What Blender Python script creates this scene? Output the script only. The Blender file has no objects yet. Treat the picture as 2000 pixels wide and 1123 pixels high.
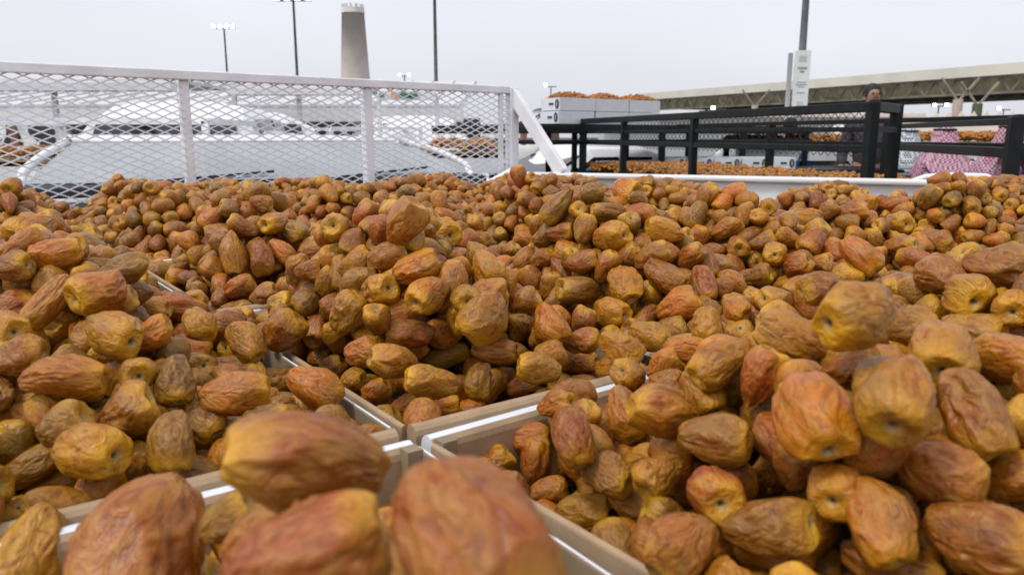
import bpy, math, random
import numpy as np
from mathutils import Vector, Matrix, kdtree

# ------------------------------------------------------------------ camera, world, sun, exposure
sc = bpy.context.scene
PITCH = math.atan((561.5 - 265) / 1500.0)
CAM = np.array([0.0, 0.0, 1.45])
cd = bpy.data.cameras.new('camera'); cam = bpy.data.objects.new('camera', cd); sc.collection.objects.link(cam)
cam.location = CAM; cam.rotation_euler = (math.pi / 2 - PITCH, 0, 0)
cd.sensor_width = 36; cd.lens = 27; cd.clip_start = 0.01; cd.clip_end = 3000
cd.dof.use_dof = True; cd.dof.focus_distance = 0.85; cd.dof.aperture_fstop = 13.5
sc.camera = cam

SUN_EL, SUN_ROT = math.radians(58), math.radians(235)
world = bpy.data.worlds.new('World'); sc.world = world; world.use_nodes = True
nt = world.node_tree; nt.nodes.clear()
sky = nt.nodes.new('ShaderNodeTexSky'); sky.sky_type = 'NISHITA'; sky.sun_disc = False
sky.sun_elevation = SUN_EL; sky.sun_rotation = SUN_ROT; sky.dust_density = 4.0; sky.air_density = 1.0
hs = nt.nodes.new('ShaderNodeHueSaturation'); hs.inputs['Saturation'].default_value = 0.28
mxw = nt.nodes.new('ShaderNodeMix'); mxw.data_type = 'RGBA'; mxw.inputs[0].default_value = 0.62
mxw.inputs[7].default_value = (7.5, 7.58, 8.3, 1)
bg = nt.nodes.new('ShaderNodeBackground'); bg.inputs[1].default_value = 0.145
wo = nt.nodes.new('ShaderNodeOutputWorld')
nt.links.new(sky.outputs[0], hs.inputs['Color']); nt.links.new(hs.outputs[0], mxw.inputs[6])
cn = nt.nodes.new('ShaderNodeTexNoise'); cn.inputs['Scale'].default_value = 2.2; cn.inputs['Detail'].default_value = 5
cr = nt.nodes.new('ShaderNodeMapRange'); cr.inputs[1].default_value = .3; cr.inputs[2].default_value = .7; cr.inputs[3].default_value = .955; cr.inputs[4].default_value = 1.045
cm = nt.nodes.new('ShaderNodeVectorMath'); cm.operation = 'SCALE'; ctc = nt.nodes.new('ShaderNodeTexCoord'); cmp_ = nt.nodes.new('ShaderNodeMapping'); cmp_.inputs['Scale'].default_value = (1, 1, 2.6)
nt.links.new(ctc.outputs['Generated'], cmp_.inputs[0]); nt.links.new(cmp_.outputs[0], cn.inputs['Vector']); nt.links.new(cn.outputs['Fac'], cr.inputs[0])
nt.links.new(mxw.outputs[2], cm.inputs[0]); nt.links.new(cr.outputs[0], cm.inputs['Scale']); nt.links.new(cm.outputs[0], bg.inputs[0]); nt.links.new(bg.outputs[0], wo.inputs[0])

ld = bpy.data.lights.new('sun', 'SUN'); ld.energy = 1.5; ld.angle = math.radians(10); ld.color = (1.0, 0.95, 0.87)
sun = bpy.data.objects.new('sun', ld); sc.collection.objects.link(sun)
sd = Vector((math.sin(SUN_ROT) * math.cos(SUN_EL), math.cos(SUN_ROT) * math.cos(SUN_EL), math.sin(SUN_EL)))
sun.rotation_euler = sd.to_track_quat('Z', 'Y').to_euler()
sc.view_settings.view_transform = 'Standard'; sc.view_settings.look = 'None'
sc.view_settings.exposure = 0.0; sc.view_settings.gamma = 1.0; sc.view_settings.use_curve_mapping = False
sc.cycles.max_bounces = 6; sc.cycles.diffuse_bounces = 1; sc.cycles.use_denoising = True

# ------------------------------------------------------------------ helpers
rng = np.random.default_rng(7); random.seed(7)
RV = np.array([1, 0, 0.]); FV = np.array([0, math.cos(PITCH), -math.sin(PITCH)]); UV = np.array([0, math.sin(PITCH), math.cos(PITCH)])
def ray(x, y): return FV + RV * (x - 1000) / 1500 + UV * (561.5 - y) / 1500
def atY(x, y, Y):
    d = ray(x, y); return CAM + d * (Y / d[1])
def onz(x, y, z):
    d = ray(x, y); return CAM + d * ((z - CAM[2]) / d[2])
def project(p):
    q = np.asarray(p) - CAM; z = q @ FV
    return 1000 + 1500 * (q @ RV) / z, 561.5 - 1500 * (q @ UV) / z, z
COL = sc.collection

class MB:
    def __init__(s): s.v = []; s.f = []
    def add(s, vs, fs):
        o = len(s.v); s.v += [tuple(map(float, p)) for p in vs]; s.f += [tuple(i + o for i in f) for f in fs]; return s
    def box(s, c, size, ax=None):
        c = np.array(c, float); h = np.array(size, float) / 2
        ax = np.eye(3) if ax is None else np.array(ax, float)
        vs = [c + ax[0] * h[0] * i + ax[1] * h[1] * j + ax[2] * h[2] * k for i in (-1, 1) for j in (-1, 1) for k in (-1, 1)]
        return s.add(vs, [(0, 1, 3, 2), (4, 6, 7, 5), (0, 4, 5, 1), (2, 3, 7, 6), (0, 2, 6, 4), (1, 5, 7, 3)])
    def bar(s, a, b, w, h=None, up=(0, 0, 1)):
        h = h or w; a = np.array(a, float); b = np.array(b, float); d = b - a; L = np.linalg.norm(d); d /= L
        u = np.array(up, float)
        if abs(d @ u) > .98: u = np.array([0, 1, 0.])
        x = np.cross(d, u); x /= np.linalg.norm(x); z = np.cross(x, d)
        return s.box((a + b) / 2, (L, w, h), (d, x, z))
    def tube(s, pts, rads, n=10, caps=True):
        pts = [np.array(p, float) for p in pts]; rings = []
        if not hasattr(rads, '__len__'): rads = [rads] * len(pts)
        o = len(s.v)
        for i, p in enumerate(pts):
            d = pts[min(i + 1, len(pts) - 1)] - pts[max(i - 1, 0)]; d /= np.linalg.norm(d)
            u = np.array([0, 0, 1.]) if abs(d[2]) < .95 else np.array([1., 0, 0])
            x = np.cross(d, u); x /= np.linalg.norm(x); y = np.cross(d, x)
            for k in range(n):
                t = 2 * math.pi * k / n; s.v.append(tuple(p + rads[i] * (x * math.cos(t) + y * math.sin(t))))
        for i in range(len(pts) - 1):
            for k in range(n):
                s.f.append((o + i * n + k, o + i * n + (k + 1) % n, o + (i + 1) * n + (k + 1) % n, o + (i + 1) * n + k))
        if caps:
            s.f.append(tuple(o + k for k in range(n))); s.f.append(tuple(o + (len(pts) - 1) * n + k for k in reversed(range(n))))
        return s
    def prism(s, poly, a, b):
        """poly: 2D outline list; a/b functions mapping (u,v)->3D for both caps"""
        o = len(s.v); n = len(poly)
        s.v += [tuple(map(float, a(*p))) for p in poly] + [tuple(map(float, b(*p))) for p in poly]
        s.f.append(tuple(o + i for i in range(n))); s.f.append(tuple(o + n + i for i in reversed(range(n))))
        for i in range(n): s.f.append((o + i, o + n + i, o + n + (i + 1) % n, o + (i + 1) % n))
        return s
    def mesh(s, name, mat=None, smooth=False):
        m = bpy.data.meshes.new(name); m.from_pydata(s.v, [], s.f)
        if mat: m.materials.append(mat)
        if smooth: m.shade_smooth()
        m.update(); return m
    def build(s, name, mat, parent=None, smooth=False, bevel=0.0, kind=None):
        o = bpy.data.objects.new(name, s.mesh(name, mat, smooth)); COL.objects.link(o)
        if parent: o.parent = parent
        if bevel:
            b = o.modifiers.new('bevel', 'BEVEL'); b.width = bevel; b.segments = 2; b.limit_method = 'ANGLE'
            n = o.modifiers.new('wn', 'WEIGHTED_NORMAL') if False else None
        if kind: o['kind'] = kind
        return o

def fixn(o):
    import bmesh
    bm = bmesh.new(); bm.from_mesh(o.data); bmesh.ops.recalc_face_normals(bm, faces=bm.faces[:]); bm.to_mesh(o.data); bm.free(); return o
def empty(name, loc=(0, 0, 0), rz=0):
    o = bpy.data.objects.new(name, None); COL.objects.link(o); o.location = loc; o.rotation_euler = (0, 0, rz); o.empty_display_size = .1
    return o
def tag(o, label, cat, group=None, kind=None):
    o['label'] = label
    if cat: o['category'] = cat
    if group: o['group'] = group
    if kind: o['kind'] = kind
    return o
def copy_tree(o, parent=None):
    c = o.copy(); COL.objects.link(c); c.parent = parent
    for ch in list(o.children): copy_tree(ch, c)
    return c

# ------------------------------------------------------------------ materials
def mat(name, color, rough=.6, metal=0.0, var=0.12, scale=6.0, bump=0.0, bscale=60.0, spec=.5, emit=None, trans=0, coat=0, sheen=0, dirt=None):
    m = bpy.data.materials.new(name); m.use_nodes = True; t = m.node_tree; b = t.nodes['Principled BSDF']
    b.inputs['Roughness'].default_value = rough; b.inputs['Metallic'].default_value = metal
    b.inputs['Specular IOR Level'].default_value = spec; b.inputs['Coat Weight'].default_value = coat
    if trans: b.inputs['Transmission Weight'].default_value = trans
    tc = t.nodes.new('ShaderNodeTexCoord')
    n = t.nodes.new('ShaderNodeTexNoise'); n.inputs['Scale'].default_value = scale; n.inputs['Detail'].default_value = 6
    t.links.new(tc.outputs['Object'], n.inputs['Vector'])
    r = t.nodes.new('ShaderNodeValToRGB'); e = r.color_ramp.elements
    c = np.array(color)
    c0 = c * (1 - var) if dirt is None else np.array(dirt)
    e[0].position = .35; e[0].color = (*c0, 1); e[1].position = .62; e[1].color = (*np.minimum(c * (1 + var * .6), 1), 1)
    t.links.new(n.outputs['Fac'], r.inputs[0]); t.links.new(r.outputs[0], b.inputs['Base Color'])
    if bump:
        n2 = t.nodes.new('ShaderNodeTexNoise'); n2.inputs['Scale'].default_value = bscale; n2.inputs['Detail'].default_value = 4
        t.links.new(tc.outputs['Object'], n2.inputs['Vector'])
        bp = t.nodes.new('ShaderNodeBump'); bp.inputs['Strength'].default_value = bump; bp.inputs['Distance'].default_value = .01
        t.links.new(n2.outputs['Fac'], bp.inputs['Height']); t.links.new(bp.outputs[0], b.inputs['Normal'])
    if emit:
        b.inputs['Emission Color'].default_value = (*emit[:3], 1); b.inputs['Emission Strength'].default_value = emit[3]
    return m

M = dict(
    white_paint=mat('white_paint', (.80, .81, .83), .38, var=.06, scale=3, coat=.2),
    white_steel=mat('white_steel', (.86, .88, .92), .42, var=.10, scale=9, bump=.15, bscale=120),
    black_steel=mat('black_steel', (.006, .008, .008), .5, spec=.25, var=.5, scale=12, bump=.2, bscale=90),
    asphalt=mat('asphalt', (.075, .073, .072), .9, var=.35, scale=.7, bump=.5, bscale=25),
    concrete=mat('concrete', (.42, .40, .37), .85, var=.2, scale=1.2),
    kraft=mat('kraft', (.40, .275, .165), .8, var=.13, scale=40, bump=.06, bscale=300),
    kraft_dark=mat('kraft_dark', (.27, .205, .13), .8, var=.15, scale=30, bump=.06, bscale=300),
    card_white=mat('card_white', (.74, .76, .80), .55, var=.05, scale=20),
    print_black=mat('print_black', (.03, .03, .035), .6),
    print_grey=mat('print_grey', (.30, .31, .34), .6),
    glass_dark=mat('glass_dark', (.02, .025, .03), .06, var=.1, spec=.7),
    glass_pale=mat('glass_pale', (.36, .39, .41), .25, var=.14, scale=2.5, spec=.6),
    rubber=mat('rubber', (.02, .02, .02), .8),
    chrome=mat('chrome', (.6, .6, .6), .25, metal=1),
    lamp_red=mat('lamp_red', (.4, .02, .02), .3),
    grey_pole=mat('grey_pole', (.23, .235, .25), .55, metal=.2, var=.2),
    dark_pole=mat('dark_pole', (.12, .125, .135), .55, metal=.2, var=.2),
    tower=mat('tower', (.60, .54, .48), .9, var=.10, scale=.5, bump=.3, bscale=3),
    tower_pale=mat('tower_pale', (.74, .73, .70), .85, var=.1, scale=1),
    fascia=mat('fascia', (.66, .64, .55), .7, var=.08, scale=.6),
    truss=mat('truss', (.27, .25, .19), .8, var=.4, scale=1.5),
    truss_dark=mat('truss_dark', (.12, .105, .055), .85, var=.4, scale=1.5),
    shed_roof=mat('shed_roof', (.60, .61, .625), .6, var=.08, scale=.5),
    shed_white=mat('shed_white', (.72, .735, .74), .6, var=.08, scale=.6),
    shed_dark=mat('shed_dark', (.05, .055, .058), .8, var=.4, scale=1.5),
    merlon=mat('merlon', (.68, .60, .53), .85, var=.08, scale=.8),
    col_pink=mat('col_pink', (.50, .42, .35), .8, var=.1), col_green=mat('col_green', (.10, .115, .06), .8, var=.2),
    sign_white=mat('sign_white', (.72, .74, .73), .5, var=.05), sign_green=mat('sign_green', (.03, .20, .11), .5), sign_orange=mat('sign_orange', (.85, .30, .10), .5),
    sign_print=mat('sign_print', (.52, .56, .54), .6),
    skin=mat('skin', (.32, .17, .105), .55), hair=mat('hair', (.012, .010, .009), .7), blue=mat('blue', (.03, .12, .38), .8),
    thobe=mat('thobe', (.72, .71, .68), .8, var=.06), brown_cloth=mat('brown_cloth', (.06, .05, .055), .85), black_cloth=mat('black_cloth', (.012, .016, .016), .85),
    palm_leaf=mat('palm_leaf', (.075, .095, .035), .7, var=.4, scale=2), palm_dry=mat('palm_dry', (.25, .19, .12), .85, var=.3),
    bark=mat('bark', (.16, .12, .085), .9, var=.3), lamp=mat('lamp', (.9, .9, .9), .4, emit=(1, .98, .92, 8)),
    wood=mat('wood', (.30, .20, .11), .7, var=.25, scale=5),
)
def checked(name, ca, cb, sc_=46):
    m = bpy.data.materials.new(name); m.use_nodes = True; t = m.node_tree; b = t.nodes['Principled BSDF']; b.inputs['Roughness'].default_value = .9
    tc = t.nodes.new('ShaderNodeTexCoord'); c = t.nodes.new('ShaderNodeTexChecker'); c.inputs['Scale'].default_value = sc_
    c.inputs['Color1'].default_value = (*ca, 1); c.inputs['Color2'].default_value = (*cb, 1)
    t.links.new(tc.outputs['Object'], c.inputs['Vector']); t.links.new(c.outputs[0], b.inputs['Base Color']); return m
M['shemagh_red'] = checked('shemagh_red', (.50, .40, .45), (.30, .06, .13)); M['shemagh_grey'] = checked('shemagh_grey', (.66, .68, .70), (.10, .12, .15))

def date_material(name, use_attr):
    m = bpy.data.materials.new(name); m.use_nodes = True; t = m.node_tree; L = t.links.new; b = t.nodes['Principled BSDF']
    def N(kind, **kw):
        n = t.nodes.new(kind)
        for k, v in kw.items(): setattr(n, k, v)
        return n
    lc = N('ShaderNodeAttribute', attribute_name='lc')
    if use_attr:
        tint = N('ShaderNodeAttribute', attribute_name='tint').outputs['Color']; rnd = N('ShaderNodeAttribute', attribute_name='seed').outputs['Fac']
    else:
        oi = N('ShaderNodeObjectInfo'); tint = oi.outputs['Color']; rnd = oi.outputs['Random']
    mul = N('ShaderNodeMath', operation='MULTIPLY'); mul.inputs[1].default_value = 37.0; L(rnd, mul.inputs[0])
    off = N('ShaderNodeVectorMath', operation='ADD'); L(lc.outputs['Vector'], off.inputs[0]); L(mul.outputs[0], off.inputs[1])
    sep = N('ShaderNodeSeparateXYZ'); L(lc.outputs['Vector'], sep.inputs[0])
    # stretched coordinates so wrinkles run along the fruit
    mp = N('ShaderNodeMapping'); mp.inputs['Scale'].default_value = (1, 1, .66); L(off.outputs[0], mp.inputs[0])
    def noise(scale, det, vec, dist=0.0, rough=.55):
        n = N('ShaderNodeTexNoise'); n.inputs['Scale'].default_value = scale; n.inputs['Detail'].default_value = det; n.inputs['Distortion'].default_value = dist
        n.inputs['Roughness'].default_value = rough; L(vec, n.inputs['Vector']); return n.outputs['Fac']
    def ramp(fac, a, c, ca=(0, 0, 0, 1), cb=(1, 1, 1, 1)):
        r = N('ShaderNodeValToRGB'); e = r.color_ramp.elements; e[0].position = a; e[1].position = c; e[0].color = ca; e[1].color = cb; L(fac, r.inputs[0]); return r.outputs[0]
    def mix(fac, a, c, mode='MIX'):
        x = N('ShaderNodeMix', data_type='RGBA', blend_type=mode)
        for s, v in ((0, fac), (6, a), (7, c)):
            if isinstance(v, (int, float)): x.inputs[s].default_value = v
            elif isinstance(v, tuple): x.inputs[s].default_value = v
            else: L(v, x.inputs[s])
        return x.outputs[2]
    big = noise(2.1, 3, off.outputs[0]); mid = noise(4.2, 4, mp.outputs[0], 1.8); fine = noise(26, 4, off.outputs[0], 0, .7)
    c = mix(ramp(big, .40, .62), tint, mix(1.0, tint, (1.04, .86, .8, 1), 'MULTIPLY'))            # redder patches of skin
    f1 = N('ShaderNodeMath', operation='MULTIPLY'); L(ramp(mid, .47, .66), f1.inputs[0]); f1.inputs[1].default_value = .55
    c = mix(f1.outputs[0], c, (.37, .195, .034, 1))                                                 # loose dusty skin
    big2 = noise(1.7, 2, mp.outputs[0], .3)
    f2 = N('ShaderNodeMath', operation='MULTIPLY'); L(ramp(big2, .54, .70), f2.inputs[0]); f2.inputs[1].default_value = .6
    c = mix(f2.outputs[0], c, (.20, .100, .028, 1))                                                   # greyish purple bloom
    wr = noise(5.0, 3, mp.outputs[0], 2.0, .5)
    c = mix(ramp(wr, .37, .50), mix(1.0, c, (.70, .56, .42, 1), 'MULTIPLY'), c)                      # wrinkle shading painted in: creases darkened in the skin colour
    st = N('ShaderNodeMapRange'); st.inputs[1].default_value = .16; st.inputs[2].default_value = .47; L(sep.outputs['Z'], st.inputs[0])
    jit = N('ShaderNodeMath', operation='MULTIPLY_ADD'); L(big, jit.inputs[0]); jit.inputs[1].default_value = 1.6; jit.inputs[2].default_value = -.55
    sm = N('ShaderNodeMath', operation='MULTIPLY', use_clamp=True); L(st.outputs[0], sm.inputs[0]); L(jit.outputs[0], sm.inputs[1])
    sm2 = N('ShaderNodeMath', operation='MULTIPLY', use_clamp=True); L(sm.outputs[0], sm2.inputs[0]); sm2.inputs[1].default_value = 1.8
    c = mix(sm2.outputs[0], c, (.60, .315, .010, 1))                                                 # amber-yellow stem end
    c = mix(ramp(fine, .30, .70), c, mix(1.0, c, (1.25, 1.22, 1.2, 1), 'MULTIPLY'))
    # stem scar: pale ring with a dark pit
    ln = N('ShaderNodeVectorMath', operation='LENGTH'); cx = N('ShaderNodeCombineXYZ'); L(sep.outputs['X'], cx.inputs[0]); L(sep.outputs['Y'], cx.inputs[1]); L(cx.outputs[0], ln.inputs[0])
    top = N('ShaderNodeMath', operation='GREATER_THAN'); L(sep.outputs['Z'], top.inputs[0]); top.inputs[1].default_value = .2
    def band(r0, r1):
        g = N('ShaderNodeMapRange'); g.inputs[1].default_value = r0; g.inputs[2].default_value = r1; g.inputs[3].default_value = 1; g.inputs[4].default_value = 0
        L(ln.outputs['Value'], g.inputs[0]); q = N('ShaderNodeMath', operation='MULTIPLY'); L(g.outputs[0], q.inputs[0]); L(top.outputs[0], q.inputs[1]); return q.outputs[0]
    c = mix(band(.06, .11), c, (.44, .27, .075, 1)); c = mix(band(.022, .05), c, (.075, .04, .012, 1))
    L(c, b.inputs['Base Color'])
    rr = N('ShaderNodeMapRange'); rr.inputs[3].default_value = .22; rr.inputs[4].default_value = .44; L(mid, rr.inputs[0]); L(rr.outputs[0], b.inputs['Roughness'])
    b.inputs['Specular IOR Level'].default_value = .42
    b.inputs['Subsurface Weight'].default_value = .07; b.inputs['Subsurface Radius'].default_value = (1, .38, .08); b.inputs['Subsurface Scale'].default_value = .004
    ad = N('ShaderNodeMath', operation='MULTIPLY_ADD'); L(fine, ad.inputs[0]); ad.inputs[1].default_value = .22; L(wr, ad.inputs[2])
    bp = N('ShaderNodeBump'); bp.inputs['Strength'].default_value = .48; bp.inputs['Distance'].default_value = .0042; L(ad.outputs[0], bp.inputs['Height']); L(bp.outputs[0], b.inputs['Normal'])
    return m
M['date_skin'] = date_material('date_skin', False); M['date_skin_heap'] = date_material('date_skin_heap', True)

# ------------------------------------------------------------------ noise and date meshes
_perm = np.random.default_rng(3).permutation(256).astype(np.int64); _grad = np.random.default_rng(4).normal(size=(256, 3)); _grad /= np.linalg.norm(_grad, axis=1)[:, None]
def pn(p):
    i = np.floor(p).astype(np.int64); f = p - i; w = f * f * f * (f * (f * 6 - 15) + 10); out = 0
    for dx in (0, 1):
        for dy in (0, 1):
            for dz in (0, 1):
                h = _perm[(_perm[(_perm[(i[:, 0] + dx) & 255] + i[:, 1] + dy) & 255] + i[:, 2] + dz) & 255]
                g = _grad[h]; d = f - np.array([dx, dy, dz])
                ww = (w[:, 0] if dx else 1 - w[:, 0]) * (w[:, 1] if dy else 1 - w[:, 1]) * (w[:, 2] if dz else 1 - w[:, 2])
                out = out + ww * np.einsum('ij,ij->i', g, d)
    return out
NV = 18
TIPS = [np.random.default_rng(100 + v).uniform(.15, .85) for v in range(NV)]; BLUNT = [v for v in range(NV) if TIPS[v] > .52]
def date_geo(var, nu, nv):
    """one fruit: long axis z, stem scar at +z, length 1 at nominal width .74"""
    r = np.random.default_rng(100 + var)
    tip = r.uniform(.15, .85); fat = r.uniform(.365, .40); amp = r.uniform(.036, .062); flat = r.uniform(1.2, 2.2)
    th = np.linspace(0, math.pi, nu + 1)[1:-1]; ph = np.linspace(0, 2 * math.pi, nv, endpoint=False)
    T, Pp = np.meshgrid(th, ph, indexing='ij'); T = T.ravel(); Pp = Pp.ravel()
    T = np.concatenate([[0.0], T, [math.pi]]); Pp = np.concatenate([[0.0], Pp, [0.0]])
    s = (1 - np.cos(T)) / 2                                   # 0 tip .. 1 stem
    rad = fat * np.sin(T) ** .78 * (1 - (1 - tip) * .75 * (1 - s) ** 1.5) * (1 + .10 * (s - .4))
    z = -.5 + s * 1.0
    z = np.where(z > .43, .43 + (z - .43) * .5, z)  # flattened stem end
    x = rad * np.cos(Pp); y = rad * np.sin(Pp); lc = np.stack([x, y, z], 1)
    rr = np.sqrt(x * x + y * y); z = z - (s > .5) * (.07 * np.exp(-(rr / .05) ** 2) + .085 * np.exp(-(rr / .17) ** 2))
    p = np.stack([x, y, z], 1)
    k = r.uniform(-50, 50, 3)
    cs = np.stack([np.cos(Pp) * np.minimum(1, np.sin(T) * 2), np.sin(Pp) * np.minimum(1, np.sin(T) * 2), s * 1.7], 1)
    w = cs + .35 * np.stack([pn(cs * 2.3 + k + 9), pn(cs * 2.3 + k + 31), pn(cs * 2.3 + k + 57)], 1)
    lat = np.array([1, 1, .75])
    r1 = 1 - np.abs(pn(w * lat * 2.6 + k)) * 3.0
    r2 = 1 - np.abs(pn(w * lat * 5.2 + k + 17)) * 3.0
    r3 = pn(w * 10 * np.array([1, 1, .6]) + k)
    env = np.clip(1 - (s - .72) / .25, .22, 1) * np.clip(s / .06, .35, 1)
    soft = np.clip(.5 + 2.2 * pn(cs * 1.4 + k + 77), .30, 1.35)
    disp = env * soft * (amp * .75 * (r1 - .35) + amp * .20 * (r2 - .3) + amp * .10 * r3) + .095 * pn(cs * 1.25 + k)
    nrm = np.stack([np.cos(Pp) * np.sin(T), np.sin(Pp) * np.sin(T), -np.cos(T) * .7], 1)
    p = p + nrm * disp[:, None]
    for _ in range(r.integers(2, 5)):                         # collapsed facets
        n = r.normal(size=3) * np.array([1, 1, .5]); n /= np.linalg.norm(n)
        lim = r.uniform(.70, .93) * (fat if abs(n[2]) < .6 else .44)
        d = p @ n; over = np.maximum(d - lim, 0); p = p - n * (over * .72)[:, None]
    bend = r.uniform(-.10, .10); p[:, 0] += bend * (p[:, 2] ** 2 * 4 - .3)
    n = nv; F = []
    for k2 in range(n): F.append((0, 1 + (k2 + 1) % n, 1 + k2))
    R_ = len(th)
    for i in range(R_ - 1):
        a = 1 + i * n
        for k2 in range(n): F.append((a + k2, a + (k2 + 1) % n, a + n + (k2 + 1) % n, a + n + k2))
    e = 1 + R_ * n; a = 1 + (R_ - 1) * n
    for k2 in range(n): F.append((a + k2, a + (k2 + 1) % n, e))
    return p, lc, F
def date_mesh(var, nu, nv, name='date_fruit'):
    p, lc, F = date_geo(var, nu, nv)
    m = bpy.data.meshes.new(name); m.from_pydata(p.tolist(), [], F)
    a = m.attributes.new('lc', 'FLOAT_VECTOR', 'POINT'); a.data.foreach_set('vector', lc.astype(np.float32).ravel())
    m.shade_smooth(); m.materials.append(M['date_skin']); m.update(); return m
HI = [date_mesh(v, 84, 96) for v in range(NV)]; MID = [date_mesh(v, 44, 52) for v in range(NV)]

def fruit_matrix(axis, spin, L, W):
    """columns: x,y across (scaled so that width=W), z along the stem direction (length L)"""
    z = axis / np.linalg.norm(axis); u = np.array([.31, .52, .8]) if abs(z[2]) < .8 else np.array([1., 0, 0])
    x = np.cross(u, z); x /= np.linalg.norm(x); y = np.cross(z, x)
    xx = x * math.cos(spin) + y * math.sin(spin); yy = np.cross(z, xx)
    return np.stack([xx * W / .74, yy * W / .74, z * L / .95], 1)

class Heap:
    """many far fruits joined in one mesh with per-fruit colour"""
    def __init__(s, nu, nv, nvar=10):
        s.g = [date_geo(v, nu, nv) for v in range(nvar)]; s.P = []; s.LC = []; s.T = []; s.S = []; s.idx = []; s.ln = []; s.off = 0
        s.fl = [(np.array([i for f in g[2] for i in f]), np.array([len(f) for f in g[2]])) for g in s.g]
    def add(s, c, Rm, tint, seed):
        k = int(seed * 1e4) % len(s.g); p, lc, F = s.g[k]
        s.P.append(p @ Rm.T + c); s.LC.append(lc); s.T.append(np.tile(np.array([*tint, 1.0]), (len(p), 1))); s.S.append(np.full(len(p), seed))
        s.idx.append(s.fl[k][0] + s.off); s.ln.append(s.fl[k][1]); s.off += len(p)
    def merge(s, o):
        s.P += o.P; s.LC += o.LC; s.T += o.T; s.S += o.S; s.idx += [i + s.off for i in o.idx]; s.ln += o.ln; s.off += o.off
    def build(s, name, label, parent=None):
        m = bpy.data.meshes.new(name); P = np.concatenate(s.P); idx = np.concatenate(s.idx); ln = np.concatenate(s.ln)
        m.vertices.add(len(P)); m.vertices.foreach_set('co', P.astype(np.float32).ravel())
        m.loops.add(len(idx)); m.loops.foreach_set('vertex_index', idx.astype(np.int32))
        m.polygons.add(len(ln)); st = np.concatenate([[0], np.cumsum(ln)[:-1]]); m.polygons.foreach_set('loop_start', st.astype(np.int32))
        m.update(calc_edges=True)
        a = m.attributes.new('lc', 'FLOAT_VECTOR', 'POINT'); a.data.foreach_set('vector', np.concatenate(s.LC).astype(np.float32).ravel())
        a = m.attributes.new('tint', 'FLOAT_COLOR', 'POINT'); a.data.foreach_set('color', np.concatenate(s.T).astype(np.float32).ravel())
        a = m.attributes.new('seed', 'FLOAT', 'POINT'); a.data.foreach_set('value', np.concatenate(s.S).astype(np.float32))
        m.shade_smooth(); m.materials.append(M['date_skin_heap']); m.validate()
        o = bpy.data.objects.new(name, m); COL.objects.link(o); o['kind'] = 'stuff'; o['label'] = label
        if parent: o.parent = parent
        return o
TINT = dict(o=(.42, .148, .003), b=(.275, .102, .003), y=(.38, .168, .003), r=(.31, .090, .003), g=(.225, .110, .003), t=(.31, .144, .009))
def tint_of(code):
    c = np.array(TINT[code]); j = rng.normal(0, .05, 3); k = .90 + rng.normal(0, .11)
    return np.clip(c * k * (1 + j), .01, .8)

# ------------------------------------------------------------------ ground, sky is the world
g = MB().box((0, 40, -.25), (900, 900, .5)).build('ground', M['asphalt']); g['kind'] = 'structure'
# pale concrete apron of the market, one sheet a little above the asphalt
g = MB().box((0, 26, .02), (90, 26, .04)).build('pavement', M['concrete']); g['kind'] = 'structure'

# ------------------------------------------------------------------ the truck bed that carries the boxes
RIM = CAM[2] - .177
EX = np.array([.8, .6, 0]); EU = np.array([-.6, .8, 0])           # v (short side) and u (long side) directions of the boxes
P0 = np.array([-.0626, .4435, RIM])
mA = atY(-260, 170, 2.17); mB = atY(1000, 172, 3.57)
mtop = 1.45 + .200; mbot = 1.45 - .235
mdir = np.array([mB[0] - mA[0], mB[1] - mA[1], 0]); mlen = np.linalg.norm(mdir); mdir /= mlen
def MP(t, z): return np.array([mA[0] + mdir[0] * t, mA[1] + mdir[1] * t, z])
bed = empty('truck_bed', (0.2, 1.6, 0)); tag(bed, 'white truck bed with mesh headboard, carrying the boxes of dates', 'truck')
bed.location = (0, 0, 0)
n_out = np.array([-mdir[1], mdir[0], 0])
# top rail, uprights, end post, brace
MB().bar(MP(-.1, mtop), MP(mlen - .02, mtop), .032, .032).build('top_rail', M['white_steel'], bed, bevel=.004)
def tpx(px, z=1.45):
    best = min(np.linspace(0, mlen, 400), key=lambda t: abs(project(MP(t, z))[0] - px)); return best
for px, w in ((368, .042), (722, .048)):
    t = tpx(px); MB().bar(MP(t, mbot - .2) + n_out * .02, MP(t, mtop - .016) + n_out * .02, w, .03, mdir).build('upright', M['white_steel'], bed, bevel=.003)
MB().bar(MP(mlen, mbot - .3), MP(mlen, mtop + .012), .046, .046, mdir).build('corner_post', M['white_steel'], bed, bevel=.005)
MB().bar(MP(mlen - .065, mbot - .1), MP(mlen - .065, mtop - .016), .014, .02, mdir).build('mesh_edge', M['white_steel'], bed)
# expanded metal: staggered zigzag strands
em = MB(); dw, dh = .060, .0128; rows = int((mtop - mbot) / dh); nseg = int((mlen + .05) / dw) * 2
for r_ in range(rows + 1):
    z0 = mtop - .004 - r_ * dh; seg = 6
    pts = []
    for i in range(nseg + 1):
        up = (i % 2 == 0) ^ (r_ % 2 == 1)
        pts.append(MP(i * dw / 2 - .05, z0 + (dh / 2 if up else -dh / 2)) - n_out * (.002 if up else -.002))
    for a_, b_ in zip(pts[:-1], pts[1:]):
        if np.linalg.norm(a_ - MP(mlen, a_[2])) < .03: break
        em.bar(a_, b_, .0022, .0044)
em.build('mesh_panel', M['white_steel'], bed, kind='stuff')
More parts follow.
